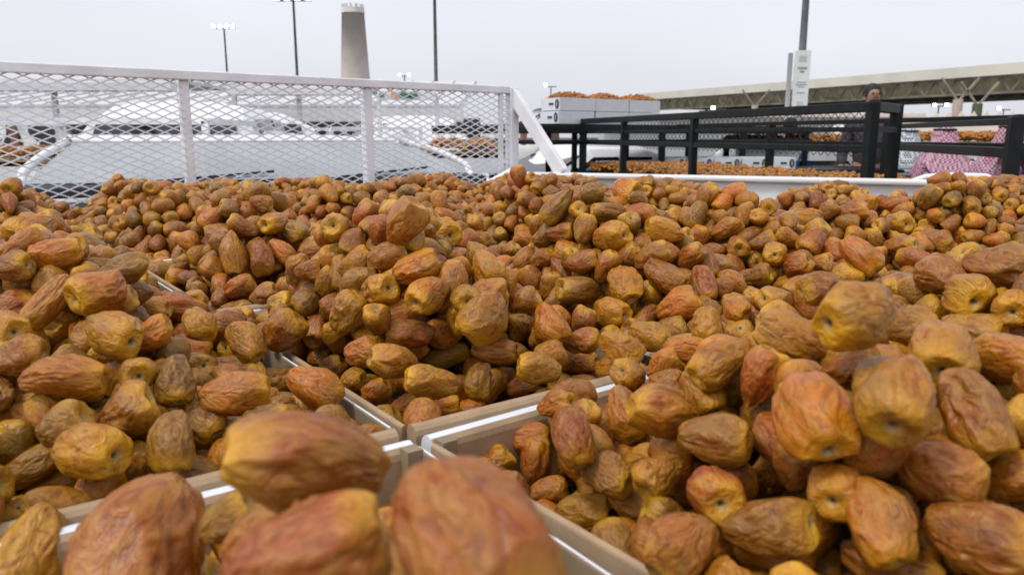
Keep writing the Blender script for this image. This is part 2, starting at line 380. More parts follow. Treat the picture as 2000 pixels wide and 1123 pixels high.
# right bed wall
rA = atY(1000, 340, 3.50); rB = atY(2080, 362, 2.72)
rw = np.array([rB[0] - rA[0], rB[1] - rA[1], 0]); rl = np.linalg.norm(rw); rw /= rl; zt = 1.45 - .172; rn = np.array([-rw[1], rw[0], 0])
def RP(t, z, o=0): return np.array([rA[0] + rw[0] * t, rA[1] + rw[1] * t, z]) + rn * o
MB().bar(RP(-.02, zt - .20, .02), RP(rl + .3, zt - .20, .02), .03, .40).build('side_wall', M['white_paint'], bed, bevel=.004)
MB().bar(RP(-.02, zt, .01), RP(rl + .3, zt, .01), .06, .022).build('wall_cap', M['white_paint'], bed, bevel=.008, smooth=False)
b0 = MP(mlen, mtop - .01); b1 = atY(1098, 338, 3.42)
MB().bar(b0, b1, .034, .058).build('brace', M['white_steel'], bed, bevel=.005)
MB().bar(atY(1003, 332, 3.52), atY(938, 368, 3.30), .03, .022).build('mesh_foot_rail', M['white_steel'], bed, bevel=.004)
MB().add([MP(-.6, 1.0), MP(mlen, 1.0), RP(rl + 1, 1.0), (2.6, -.3, 1.0), (-1.6, -.3, 1.0)], [(0, 1, 2, 3, 4)]).build('bed_floor', M['white_paint'], bed)
MB().bar(MP(-.3, mbot - .17) + n_out * .05, MP(mlen, mbot - .17) + n_out * .05, .03, .30).build('headboard', M['white_paint'], bed, bevel=.004)

# ------------------------------------------------------------------ cardboard boxes in the bed
BU, BV = .400, .245; PU, PV = .406, .2485
def rounded_strip(mb, a, b, w, z0, z1, up=(0, 0, 1)):
    """upright card wall between a and b (xy), thickness w, with a rounded top"""
    a = np.array([a[0], a[1], 0.]); b = np.array([b[0], b[1], 0.]); d = b - a; L = np.linalg.norm(d); d /= L; n = np.array([-d[1], d[0], 0])
    prof = [(-w / 2, z0), (w / 2, z0)] + [(w / 2 * math.cos(t), z1 - w / 2 + w / 2 * math.sin(t)) for t in np.linspace(0, math.pi, 7)]
    mb.prism(prof, lambda u_, v_: a + n * u_ + np.array([0, 0, v_]), lambda u_, v_: b + n * u_ + np.array([0, 0, v_]))
def make_box(name='cardboard_box'):
    """origin at near-left bottom... x along the short side (v), y along the long side (u); height .10, rim at z=0"""
    r = empty(name); h = -.10
    m = MB(); rounded_strip(m, (.004, .006), (BV - .004, .006), .012, h, 0); fixn(m.build('front_wall', M['kraft'], r))
    m = MB(); rounded_strip(m, (.004, BU - .008), (BV - .004, BU - .008), .015, h, -.001); o = fixn(m.build('back_wall', M['card_white'], r))
    o.data.materials.append(M['kraft'])
    for pgn in o.data.polygons:
        if pgn.normal.y < -.6: pgn.material_index = 1
    m = MB(); rounded_strip(m, (.0035, .014), (.0035, BU - .016), .0045, h, -.003); fixn(m.build('side_wall', M['kraft'], r))
    m = MB(); rounded_strip(m, (BV - .003, .014), (BV - .003, BU - .016), .0032, h, -.002); o = fixn(m.build('side_wall', M['card_white'], r))
    o.data.materials.append(M['kraft_dark'])
    for pgn in o.data.polygons:
        if pgn.normal.x < -.6: pgn.material_index = 1
    MB().box((BV / 2, BU / 2, h + .002), (BV, BU, .004)).build('base', M['kraft_dark'], r)
    # corner tabs folded over the side walls
    for sx in (0, 1):
        x = .010 if sx == 0 else BV - .009
        MB().box((x, BU - .019, -.016), (.010, .010, .030)).build('corner_tab', M['kraft_dark'], r)
    return r
proto = make_box(); cells = {}
rotj = {(0, 0): -1.0, (0, -1): -1.2, (-1, 0): 1.0, (-1, -1): -1.5}
BOXNAME = {(0, 0): 'middle box', (-1, 0): 'near right box', (-1, -1): 'nearest box', (0, -1): 'left box'}
def cell_origin(i, j): return P0 + EU * (PU * i) + EX * (PV * j) + EX * .002 + EU * .003
def cell_frame(i, j):
    a = math.radians(36.87 + rotj.get((i, j), 0)); o = cell_origin(i, j)
    cx = np.array([math.cos(a), math.sin(a), 0]); cy = np.array([-math.sin(a), math.cos(a), 0])
    # rotate about the corner nearest P0
    piv_loc = {(0, 0): (0, 0), (0, -1): (BV, 0), (-1, 0): (0, BU), (-1, -1): (BV, BU)}.get((i, j), (0, 0))
    piv = o + EX * piv_loc[0] + EU * piv_loc[1]
    return piv - cx * piv_loc[0] - cy * piv_loc[1], cx, cy, a
def beyond_walls(p, marg=.0):
    q = p[:2] - mA[:2]; d1 = q @ n_out[:2]
    q = p[:2] - rA[:2]; d2 = q @ rn[:2]
    return d1 > -marg or d2 > -marg

# ------------------------------------------------------------------ the surface of the heaps
MOUND = {(0, 0): (.100, .50, .60, .015), (-1, 0): (.092, .88, .70, .006), (-1, -1): (.085, .50, .50, -.030), (0, -1): (.092, .36, .72, .010),
         (0, 1): (.105, .55, .55, .0), (-1, 1): (.105, .50, .40, .0), (1, 0): (.095, .40, .45, .0), (1, -1): (.080, .5, .4, -.01), (0, -2): (.11, .6, .7, .0)}
def cell_mound(i, j):
    if (i, j) in MOUND: return MOUND[(i, j)]
    r = np.random.default_rng(1000 + i * 31 + j * 7); return (r.uniform(.075, .110), r.uniform(.3, .7), r.uniform(.3, .7), r.uniform(-.012, .005))
SIL = (np.array([-300, 0, 60, 140, 180, 240, 330, 400, 450, 520, 560, 620, 700, 760, 870, 930, 990, 1060, 1130, 1190, 1320, 1400, 1490, 1560, 1610, 1650, 1700, 1790, 1850, 1950, 2300]),
       np.array([370, 372, 365, 408, 398, 347, 370, 354, 352, 370, 345, 347, 370, 350, 338, 360, 340, 350, 340, 362, 350, 376, 378, 378, 354, 360, 388, 388, 352, 342, 345]))
extra = []      # (x,y,amp,sigma) bumps under hand placed fruits
def height(x, y):
    x = np.atleast_1d(np.asarray(x, float)); y = np.atleast_1d(np.asarray(y, float))
    q = np.stack([x - P0[0], y - P0[1]], 1); fu = (q @ EU[:2]) / PU; fv = (q @ EX[:2]) / PV
    i = np.floor(fu).astype(int); j = np.floor(fv).astype(int); a = fv - j; b = fu - i
    out = np.zeros(len(x))
    for (ii, jj) in set(zip(i.tolist(), j.tolist())):
        m = (i == ii) & (j == jj); amp, ca, cb, edge = cell_mound(ii, jj)
        aa, bb = a[m], b[m]
        ra = np.where(aa < ca, (ca - aa) / max(ca, .05), (aa - ca) / max(1 - ca, .05)); rb = np.where(bb < cb, (cb - bb) / max(cb, .05), (bb - cb) / max(1 - cb, .05))
        d = np.clip((ra ** 2.6 + rb ** 2.6) ** (1 / 2.6), 0, 1)
        out[m] = edge + (amp - edge) * (.5 + .5 * np.cos(np.pi * d)) ** .85
    P3 = np.stack([x * 14, y * 14, np.full(len(x), 3.3)], 1); out += .010 * pn(P3)
    for (ex, ey, ea, es) in extra: out += ea * np.exp(-((x - ex) ** 2 + (y - ey) ** 2) / (2 * es * es))
    zc_ = np.maximum(y * math.cos(PITCH), .05); xs_ = 1000 + 1500 * x / np.maximum(y, .05)
    cap = (1.45 - RIM) - (np.interp(xs_, SIL[0], SIL[1]) + 9 - 265) / 1500 * y
    k_ = np.clip((y - .95) / .35, 0, 1); dlt = np.maximum(out - cap, 0) * k_
    return RIM + out - dlt

# hand-placed fruits: image x, y, width, length/width, direction of the stem end (deg), turn of the stem towards the viewer (deg), colour
HERO = '''590 898 200 1.62 172 6 b;610 1085 215 1.5 10 10 r;925 1085 290 1.38 -60 12 b;500 1050 110 1.3 20 20 b;272 1098 262 1.25 -120 20 b;55 1090 130 1.5 -120 10 y;445 1012 85 1.3 30 20 t;372 1003 52 1.3 0 30 r
130 738 84 1.85 -8 15 o;222 652 92 1.35 -35 52 y;190 570 92 1.15 200 25 o;95 590 62 2.0 225 5 y;28 598 60 1.6 10 10 r;265 727 76 1.1 -60 72 y;345 745 84 1.2 -95 18 g;463 771 88 1.55 0 5 o;250 806 108 1.2 30 25 b;180 882 116 1.15 -20 45 y;335 866 88 1.4 -95 15 g;398 820 72 1.3 -60 20 g;120 835 100 1.15 20 30 g;58 915 78 1.6 20 10 y;112 948 66 2.1 15 5 y;22 868 78 1.2 90 30 g;345 601 50 2.5 -15 5 r;368 680 52 1.8 -20 8 r;388 634 62 1.2 -70 30 y;442 716 44 2.2 -10 10 b;482 668 66 1.35 -60 20 t;502 722 50 1.3 -40 30 y;617 757 78 1.5 -35 12 o;566 792 58 1.5 -35 20 y;662 795 62 1.2 -60 30 t;522 828 78 1.25 0 20 g;62 452 78 1.3 -160 40 y;105 497 62 1.75 8 8 o;165 470 58 1.2 30 20 g;28 520 60 1.2 0 40 b;105 662 58 1.2 90 40 y;130 695 58 1.4 30 20 r;15 645 78 1.1 -30 72 y;40 700 84 1.15 0 20 b;240 530 58 1.9 20 12 g;300 605 48 1.5 0 30 b;280 540 44 1.4 -30 20 b
790 433 76 1.3 60 15 o;866 456 62 1.15 -20 66 y;842 497 48 1.7 135 15 g;952 525 72 1.35 -62 38 y;815 522 64 1.5 20 10 o;758 502 60 1.35 15 15 b;742 566 68 1.2 10 58 y;834 577 70 1.3 -150 46 o;910 584 60 1.0 -60 76 y;944 622 86 1.3 -130 15 b;680 610 70 1.25 60 10 y;737 627 58 1.2 100 46 b;655 660 50 1.45 100 38 y;556 646 76 1.15 40 15 b;800 652 56 1.85 176 8 r;766 705 72 1.4 170 15 y;710 688 64 1.15 0 20 o;872 692 52 2.0 15 10 t;850 668 50 1.6 20 10 t;968 686 54 1.75 -5 10 o;1074 632 68 1.35 -60 12 o;1012 642 50 1.2 90 20 g;1022 590 58 1.2 30 20 b;840 747 64 1.7 172 12 y;935 747 58 1.3 -100 10 g;850 792 50 2.1 5 8 o;735 766 54 1.2 30 20 r;690 741 44 1.3 0 40 y;648 721 48 1.3 30 20 b;622 700 42 1.2 0 20 b;790 797 48 1.4 20 20 r;1050 720 60 1.5 170 12 t;1132 710 46 1.75 10 8 o;1020 752 48 1.5 20 15 b;1143 665 54 1.15 0 15 r;1138 625 50 1.2 60 15 r;1215 682 66 1.4 -30 8 t;1130 566 60 1.5 175 28 g;1193 610 60 1.5 -12 48 y;1222 556 64 1.4 -66 38 y;1186 520 44 1.6 60 12 b;1140 511 48 1.4 10 15 b;1325 596 64 1.4 30 10 o;1300 540 60 1.5 -30 15 b;1374 556 52 1.5 -75 20 r;1270 655 58 1.4 -15 25 y;1382 636 62 1.2 -80 20 y;1436 604 52 1.2 -30 30 o;1516 586 60 1.3 178 50 y;1597 562 68 1.15 200 20 b;1650 546 58 1.2 60 20 y;1560 516 52 1.1 30 30 r;1682 501 58 1.6 -40 10 o;1512 494 48 1.0 -60 78 y;1442 480 44 1.0 -70 72 r;1585 476 52 1.15 -120 35 r;1420 446 42 1.6 30 12 o;1194 463 60 1.35 10 50 y;1296 451 54 1.45 168 12 y;1250 421 44 1.6 10 10 r;1275 501 54 1.4 30 12 b;1190 415 42 1.8 170 12 b;1492 385 48 1.7 40 12 o;1570 430 46 1.6 -172 25 y;1756 435 44 1.2 -10 56 y;1665 415 42 1.5 15 10 r;1690 398 42 1.15 0 20 o;1750 400 34 1.7 5 10 r;1815 385 40 1.25 60 10 g;1895 402 38 1.1 -60 60 y;1060 505 40 1.3 30 20 b;1030 470 40 1.4 -10 20 o;995 495 38 1.3 50 20 b;1095 455 40 1.5 10 20 r;1350 500 44 1.4 40 20 b;1330 465 40 1.3 20 40 y;1480 540 48 1.3 20 20 b;1760 480 46 1.3 10 20 b;1830 470 44 1.4 -30 20 b
535 436 48 1.4 -170 55 y;575 453 46 1.4 -28 40 g;511 506 48 1.5 -80 12 r;455 497 54 1.65 -90 12 y;602 529 50 1.2 0 15 b;550 491 44 1.35 -50 15 o;608 491 48 1.4 40 15 b;640 550 48 1.4 60 12 t;560 402 46 1.5 -20 10 o;686 450 26 1.05 -60 75 y;470 560 44 1.4 20 10 r;515 575 42 1.3 20 20 b;560 548 36 1.2 30 20 o;500 540 34 1.5 10 20 o
1588 813 148 1.35 -64 45 o;1755 768 160 1.25 -96 40 y;1670 612 140 1.2 -152 42 t;1836 690 126 1.2 -75 58 y;1893 575 92 1.15 -60 70 y;1985 600 78 1.0 -120 72 y;1540 658 92 1.6 160 12 y;1405 708 82 1.6 -140 25 y;1487 737 96 1.35 70 12 r;1398 855 102 1.4 0 12 o;1293 802 106 1.3 175 15 o;1222 812 72 1.6 -70 10 o;1120 857 92 1.35 -75 12 r;1012 850 66 1.45 0 15 o;1045 900 58 1.6 75 10 r;952 903 68 1.3 40 15 b;1190 927 82 1.25 -20 20 b;1070 958 56 1.5 10 15 o;1287 927 88 1.2 -130 25 y;1252 990 78 1.6 -20 10 y;1140 1000 74 1.5 10 10 y;1396 965 110 1.1 -60 68 r;1516 917 86 1.25 20 15 t;1507 1030 122 1.45 15 12 b;1325 1070 118 1.35 -130 15 b;1638 955 108 1.15 -110 62 o;1718 1022 118 1.5 -62 12 o;1832 922 128 1.45 -10 12 b;1905 812 122 1.5 -60 12 o;1978 930 98 1.3 20 15 o;1925 1052 135 1.55 0 8 b;1745 1112 105 1.8 -10 8 b;1600 1105 90 1.3 0 20 b;1298 712 64 1.2 30 15 o;1345 682 54 1.6 5 8 o;1300 748 66 1.2 0 30 o;1372 762 80 1.3 -60 15 y;1660 722 98 1.3 30 15 r;1968 700 96 1.5 0 15 y;1962 518 92 1.45 5 12 b;1985 1010 90 1.2 40 20 r;1590 660 70 1.3 0 20 b;1780 640 80 1.2 0 20 t;1900 650 86 1.4 0 20 y;1475 680 60 1.4 30 20 y;1800 545 50 1.4 0 20 t'''
def cell_id(p):
    q = np.array(p[:2]) - P0[:2]; return math.floor((q @ EU[:2]) / PU), math.floor((q @ EX[:2]) / PV)
def stem_axis(px, py, ang, tilt):
    d = ray(px, py); d = d / np.linalg.norm(d); x = np.cross(d, np.array([0, 0, 1.])); x /= np.linalg.norm(x); y = np.cross(x, d)
    a = math.radians(ang); t = math.radians(tilt)
    return math.cos(t) * (math.cos(a) * x + math.sin(a) * y) - math.sin(t) * d
def hit_surface(px, py):
    d = ray(px, py); ts = np.linspace(.12, 4.2, 900); P = CAM + d * ts[:, None]; H = height(P[:, 0], P[:, 1])
    k = np.nonzero(P[:, 2] < H)[0]; return ts[k[0]] if len(k) else 4.2
F_ = []   # fruits: dict c, axis, L, W, code, hero, spin
hl = []
for row in HERO.replace('\n', ';').split(';'):
    px, py, w, ar, ang, tl, code = row.split(); px, py, w, ar, ang, tl = map(float, (px, py, w, ar, ang, tl))
    t = hit_surface(px, py) - .006
    W = w * t / 1500; lo, hi = .0225, .0325
    if W < lo: t *= min(lo / W, 1.22)
    if W > hi: t *= max(hi / W, .80 if t > .3 else .6)
    W = w * t / 1500; c = CAM + ray(px, py) * t
    hl.append((px, py, w, ar, W, t)); F_.append(dict(c=c, axis=stem_axis(px, py, ang, tl), L=W * max(ar, 1.12) * (1.0 if tl < 45 else 1.1), W=W, code=code, hero=True, spin=rng.uniform(0, 6.28), px=(px, py, w, ar)))
for f in F_:
    c = f['c']; H = height([c[0]], [c[1]])[0]; dz = (c[2] - f['W'] * .45) - H
    if dz > .004 and cell_id(c) != (-1, -1): extra.append((c[0], c[1], dz * 1.0, .026))
MOUND[(-1, -1)] = (.048, .5, .45, -.034)
print('hero widths', min(h[4] for h in hl), max(h[4] for h in hl))

# filler fruits: three layers under the surface, thinned, then pushed apart
def in_view(p, m=160):
    x, y, z = project(p); return z > .08 and -m < x < 2000 + m and y < 1123 + 260
pts = []
for layer, (sp, dep) in enumerate(((.0258, .011), (.0262, .030), (.027, .050), (.028, .070))):
    xs = np.arange(-2.6, 2.6, sp); ys = np.arange(.05, 3.75, sp * .9)
    for iy, y in enumerate(ys):
        lim = .72 * y + .25
        row = xs[np.abs(xs) < lim] + (sp / 2 if iy % 2 else 0)
        if not len(row): continue
        jx = row + rng.uniform(-.3, .3, len(row)) * sp; jy = np.full(len(row), y) + rng.uniform(-.3, .3, len(row)) * sp
        pts += [(a, b, dep, layer) for a, b in zip(jx, jy)]
pts = np.array(pts); H = height(pts[:, 0], pts[:, 1]); e = 4e-3
gx = (height(pts[:, 0] + e, pts[:, 1]) - H) / e; gy = (height(pts[:, 0], pts[:, 1] + e) - H) / e
heroC = np.array([f['c'] for f in F_]); heroW = np.array([f['W'] for f in F_]); hpx = np.array([f['px'] for f in F_])
heroZ = np.array([project(c)[2] for c in heroC])
q = pts[:, :2] - P0[:2]; fu = q @ EU[:2]; fv = q @ EX[:2]
codes = list('ooobbbbyyyrrggtt')
# edges of the boxes that stay bare: (image segment, half width, distance)
RIMSEG = [((0, 1000, 800, 845), 14, .44), ((790, 838, 1250, 716), 18, .50), ((850, 865, 1290, 1140), 16, .36), ((452, 608, 790, 840), 4, .60), ((445, 598, 552, 590), 8, .80), ((800, 850, 850, 1000), 42, .60), ((745, 880, 800, 900), 20, .60), ((1215, 680, 1290, 692), 3, .60), ((1775, 574, 1838, 552), 4, .9), ((350, 512, 372, 508), 4, 1.1), ((330, 545, 385, 585), 3, .95)]
def sdist(x, y, s_):
    x0_, y0_, x1_, y1_ = s_; dx = x1_ - x0_; dy = y1_ - y0_; t = min(1, max(0, ((x - x0_) * dx + (y - y0_) * dy) / (dx * dx + dy * dy))); return math.hypot(x - x0_ - t * dx, y - y0_ - t * dy)
for k in range(len(pts)):
    x, y, dep, layer = pts[k]; n = np.array([-gx[k], -gy[k], 1.0]); n /= np.linalg.norm(n)
    c = np.array([x, y, H[k]]) - n * dep
    if beyond_walls(c, .07): continue
    if not in_view(c): continue
    far = math.hypot(x, y)
    if (layer == 2 and far > 1.5) or (layer == 3 and far > 1.0): continue
    W = float(np.clip(rng.normal(.0250, .0024), .0195, .031)); ar = float(np.clip(rng.normal(1.28, .16), 1.04, 1.8))
    # keep clear of the card walls when below or near the rim
    mu = fu[k] - PU * math.floor(fu[k] / PU); mv = fv[k] - PV * math.floor(fv[k] / PV)
    dw = min(mu, PU - mu, mv, PV - mv)
    if dw < .011 and c[2] < RIM + (.012 if far < 1.4 else .004): continue
    hd = np.linalg.norm(heroC - c, axis=1)
    if (hd < (heroW + W) * .47).any(): continue
    X, Y, Z = project(c); wpx = W * 1500 / Z
    ex = (np.abs(X - hpx[:, 0]) < hpx[:, 2] * .52 * (1 + .0 * hpx[:, 3]) + wpx * .42) & (np.abs(Y - hpx[:, 1]) < hpx[:, 2] * .5 + wpx * .40) & (Z < heroZ + .004)
    if ex.any(): continue
    if c[2] > RIM - .006 and any(Z < sz + .02 and sdist(X, Y, sg_) < wpx * .30 + hw for sg_, hw, sz in RIMSEG): continue
    t1 = np.cross(n, np.array([math.cos(k), math.sin(k * 1.7), .3])); t1 /= np.linalg.norm(t1); t2 = np.cross(n, t1)
    a = rng.uniform(0, 6.28); tilt = rng.normal(0, .38) if rng.random() < .8 else rng.normal(.9, .3)
    ax = math.cos(tilt) * (t1 * math.cos(a) + t2 * math.sin(a)) + math.sin(tilt) * n
    F_.append(dict(c=c, axis=ax / np.linalg.norm(ax), L=W * ar, W=W, code=codes[rng.integers(len(codes))], hero=False, spin=rng.uniform(0, 6.28), layer=layer))
def clamp_cells(C):
    qq = C[:, :2] - P0[:2]; u_ = (qq @ EU[:2]); v_ = (qq @ EX[:2])
    cu = C0u * PU; cv = C0v * PV; m_ = Ws * .5 + .009
    du = np.clip(u_, cu + m_, cu + PU - m_) - u_; dv = np.clip(v_, cv + m_, cv + PV - m_) - v_
    low = (C[:, 2] < RIM + .008) & ((C0u > -1) | (C0v > -1)); du[~low] = 0; dv[~low] = 0
    C[:, :2] += du[:, None] * EU[:2] + dv[:, None] * EX[:2]; return C
# rows of fruit lying along inner faces of the near walls
for (ci, cj, a0, b0, a1, b1) in ((0, -1, PV - .020, .03, PV - .020, .37), (0, -1, PV - .044, .03, PV - .044, .37), (-1, 0, .03, PU - .024, .22, PU - .024), (-1, 0, .020, .16, .020, .37), (-1, 0, .045, .16, .045, .36),
                              (0, 0, PV - .020, .03, PV - .020, .36), (0, 0, PV - .045, .02, PV - .045, .2), (0, 0, .03, .022, .22, .022), (0, 0, .020, .05, .020, .36)):
    n_r = int(math.hypot(a1 - a0, b1 - b0) / .027)
    for q_ in range(n_r + 1):
        for zz in (-.019, -.040):
            t = q_ / n_r; aa = a0 + (a1 - a0) * t; bb = b0 + (b1 - b0) * t
            c = P0 + EX * (PV * cj + aa) + EU * (PU * ci + bb) + (0, 0, zz + rng.uniform(-.003, .003))
            W = float(rng.uniform(.022, .028)); hd = np.linalg.norm(heroC - c, axis=1)
            if (hd < (heroW + W) * .42).any(): continue
            X, Y, Z = project(c); wpx = W * 1500 / Z
            if any(sdist(X, Y, sg_) < wpx * .40 + hw for sg_, hw, sz in RIMSEG) and zz > -.03: continue
            F_.append(dict(c=c, axis=rng.normal(size=3) * (1, 1, .5), L=W * rng.uniform(1.1, 1.5), W=W, code=codes[rng.integers(len(codes))], hero=False, spin=rng.uniform(0, 6.28), layer=0 if zz > -.03 else 1))
            F_[-1]['axis'] = F_[-1]['axis'] / np.linalg.norm(F_[-1]['axis'])
C = np.array([f['c'] for f in F_]); A = np.array([f['axis'] for f in F_]); Ws = np.array([f['W'] for f in F_]); Ls = np.array([f['L'] for f in F_])
fixed = np.array([f['hero'] for f in F_]); C0 = C.copy()
C0u = np.floor(((C[:, :2] - P0[:2]) @ EU[:2]) / PU); C0v = np.floor(((C[:, :2] - P0[:2]) @ EX[:2]) / PV)
for it in range(24):
    off = A * np.maximum((Ls - Ws * .92) / 2, .001)[:, None]; S = np.concatenate([C - off, C + off]); rad = np.concatenate([Ws, Ws]) * .455
    idn = np.concatenate([np.arange(len(C))] * 2)
    if it % 6 == 0:
        kd = kdtree.KDTree(len(S))
        for i_, p in enumerate(S): kd.insert(p, i_)
        kd.balance(); pa = []; pb = []
        for i_, p in enumerate(S):
            for (_, j_, _) in kd.find_range(p, .033):
                if j_ > i_ and idn[j_] != idn[i_]: pa.append(i_); pb.append(j_)
        pa = np.array(pa); pb = np.array(pb)
    d = S[pb] - S[pa]; dist = np.linalg.norm(d, axis=1) + 1e-9; pen = rad[pa] + rad[pb] - dist; m = pen > 0
    push = d[m] / dist[m][:, None] * (pen[m] * .32)[:, None]; D = np.zeros_like(C); cnt = np.zeros(len(C))
    np.add.at(D, idn[pa[m]], -push); np.add.at(D, idn[pb[m]], push)
    D = np.clip(D, -.004, .004); D[fixed] = 0; C = C + D; C[~fixed] += (C0[~fixed] - C[~fixed]) * .02
    C = clamp_cells(C)
for f, c in zip(F_, C): f['c'] = c
print('fruits', len(F_))

# rank by how large they show: in frame, upper layers, size over distance
def share(f):
    x, y, z = project(f['c'])
    if not (-40 < x < 2040 and y < 1160): return 0
    s = f['W'] / z
    if f['hero']: return 100 + s
    return s * (1.0 if f['layer'] == 0 else .12)
zc = np.array([project(f['c']) for f in F_])
for f, z in zip(F_, zc): f['s'] = share(f); f['p'] = z
order = sorted(range(len(F_)), key=lambda k: -F_[k]['s']); single = set(order[:300]); print('heroes', sum(f['hero'] for f in F_))

SEEDP = rng.random(len(F_)); near = Heap(22, 26); far_ = Heap(13, 16); vfar = Heap(9, 12)
singles = []
for k, f in enumerate(F_):
    Rm = fruit_matrix(f['axis'], f['spin'], f['L'], f['W']); z = f['p'][2]
    if k in single:
        v = k % NV if f['L'] / f['W'] < 1.38 else BLUNT[k % len(BLUNT)]; big = f['W'] / z * 1500 > 60
        o = bpy.data.objects.new('date_fruit', (HI if big else MID)[v]); COL.objects.link(o)
        o.matrix_world = Matrix(np.block([[Rm, np.array(f['c'])[:, None]], [np.zeros((1, 3)), np.ones((1, 1))]]).tolist())
        o.color = (*tint_of(f['code']), 1); f['o'] = o; singles.append(f)
    else:
        (near if z < .95 else far_ if z < 1.9 else vfar).add(f['c'], Rm, tint_of(f['code']), SEEDP[k])
near.merge(far_); near.merge(vfar)
near.build('date_heap', 'thousands of small amber and brown dried dates heaped over the boxes')

# labels of the single fruits
CW = dict(o='orange', b='brown', y='amber yellow', r='reddish', g='olive brown', t='dusty tan')
def cell_of(p):
    q = np.array(p[:2]) - P0[:2]; u_ = (q @ EU[:2]) / PU; v_ = (q @ EX[:2]) / PV; return math.floor(u_), math.floor(v_), v_ - math.floor(v_), u_ - math.floor(u_)
CN = {(0, 0): 'the middle box', (-1, 0): 'the near right box', (-1, -1): 'the nearest box', (0, -1): 'the left box', (0, 1): 'the inner right box',
      (-1, 1): 'the right edge box', (1, 0): 'the rear middle box', (1, -1): 'the rear left box', (1, 1): 'the second rear box', (0, 2): 'the far right box', (0, -2): 'the far left box'}
def where(f):
    i, j, a, b = cell_of(f['c']); n_ = CN.get((i, j), 'the back boxes')
    z = {0: 'front', 1: 'middle', 2: 'back'}[min(2, int(b * 3))]; s_ = {0: 'left', 1: 'centre', 2: 'right'}[min(2, int(a * 3))]
    if z == 'middle' and s_ == 'centre': zone = 'amid'
    elif z == 'middle': zone = '%s side of' % s_
    elif s_ == 'centre': zone = '%s of' % z
    else: zone = '%s %s of' % (z, s_)
    return zone + ' ' + n_
def pose(f):
    d = f['c'] - CAM; d = d / np.linalg.norm(d); e_ = -(f['axis'] @ d)
    if e_ > .6: return 'stem scar facing out'
    ar = f['L'] / f['W']
    if abs(f['axis'][2]) > .75: return 'standing upright' if f['axis'][2] < 0 else 'standing stem up'
    return 'lying lengthwise' if ar > 1.45 else 'lying on its side'
def shape(f):
    ar = f['L'] / f['W']; return 'long' if ar > 1.55 else 'round' if ar < 1.22 else 'plump' if f['W'] > .027 else 'small'
base = {}
for f in singles:
    f['lab'] = '%s %s date %s, %s' % (shape(f), CW[f['code']], pose(f), where(f)); base.setdefault(f['lab'], []).append(f)
SC_ = np.array([f['p'][:2] for f in singles])
def words(s): return len(s.split())
final = {}
for lab, fs in base.items():
    for f in fs:
        L_ = lab
        if len(fs) > 1:
            d = np.hypot(*(SC_ - f['p'][:2]).T); d[d < 1] = 1e9; nb = singles[int(np.argmin(d))]; dx = nb['p'][0] - f['p'][0]; dy = nb['p'][1] - f['p'][1]
            rel = ('left of' if dx > 0 else 'right of') if abs(dx) > abs(dy) else ('above' if dy > 0 else 'below')
            L_ = '%s %s date %s %s %s one, %s' % (shape(f), CW[f['code']].split()[0], rel, 'an' if CW[nb['code']][0] in 'ao' else 'a', CW[nb['code']].split()[0], where(f))
        f['lab'] = L_; final.setdefault(L_, []).append(f)
ORD = ['front', 'second', 'third', 'fourth', 'fifth', 'sixth', 'seventh', 'eighth', 'ninth', 'tenth']
for lab, fs in list(final.items()):
    if len(fs) > 1:
        fs.sort(key=lambda f: -f['p'][1])
        for n_, f in enumerate(fs): f['lab'] = ('nearest' if n_ == 0 else ORD[min(n_, 9)] + ' nearest') + ' ' + lab
for f in singles:
    w_ = f['lab'].split()
    if len(w_) > 16: f['lab'] = f['lab'].replace(' of the ', ' of ').replace('the ', '')
    tag(f['o'], f['lab'], 'date', 'dried dates heaped in the boxes')

# boxes: only those whose rims can be seen between the heaps
bl = {(0, 0): 'open cardboard box in the middle, dates heaped to its back', (-1, 0): 'open cardboard box at near right with large dates', (-1, -1): 'nearest open cardboard box, partly below the frame',
      (0, -1): 'open cardboard box at left with white front strip', (0, 1): 'open cardboard box right of the middle box', (1, -1): 'open cardboard box behind the left box', (1, 0): 'open cardboard box directly behind the middle box',
      (-1, 1): 'open cardboard box at the right edge of the view', (1, 1): 'cardboard box two behind the near right box, left of the tailgate heap', (0, -2): 'cardboard box at far left, half out of view', (0, 2): 'cardboard box at far right behind the right edge heap', (1, -2): 'cardboard box at the left, second row from the camera'}
first = True
for (i, j), lab in bl.items():
    o, cx, cy, a = cell_frame(i, j)
    bx = proto if first else copy_tree(proto); first = False
    bx.location = o; bx.rotation_euler = (0, 0, a); tag(bx, lab, 'box', 'date boxes packed in the truck bed')

# ------------------------------------------------------------------ left background: market shed seen through the mesh
def frame_axes(a, b):
    a = np.array(a, float); b = np.array(b, float); d = b - a; d[2] = 0; L = np.linalg.norm(d); d /= L; return a, d, np.array([-d[1], d[0], 0]), L
def emit_lamp(parent, c, r, n=8):
    mb = MB(); mb.tube([np.array(c) + (0, 0, r * .35), np.array(c), np.array(c) - (0, 0, r * .35)], [r * .6, r, r * .5], n); return mb.build('lamp_head', M['lamp'], parent, smooth=True)

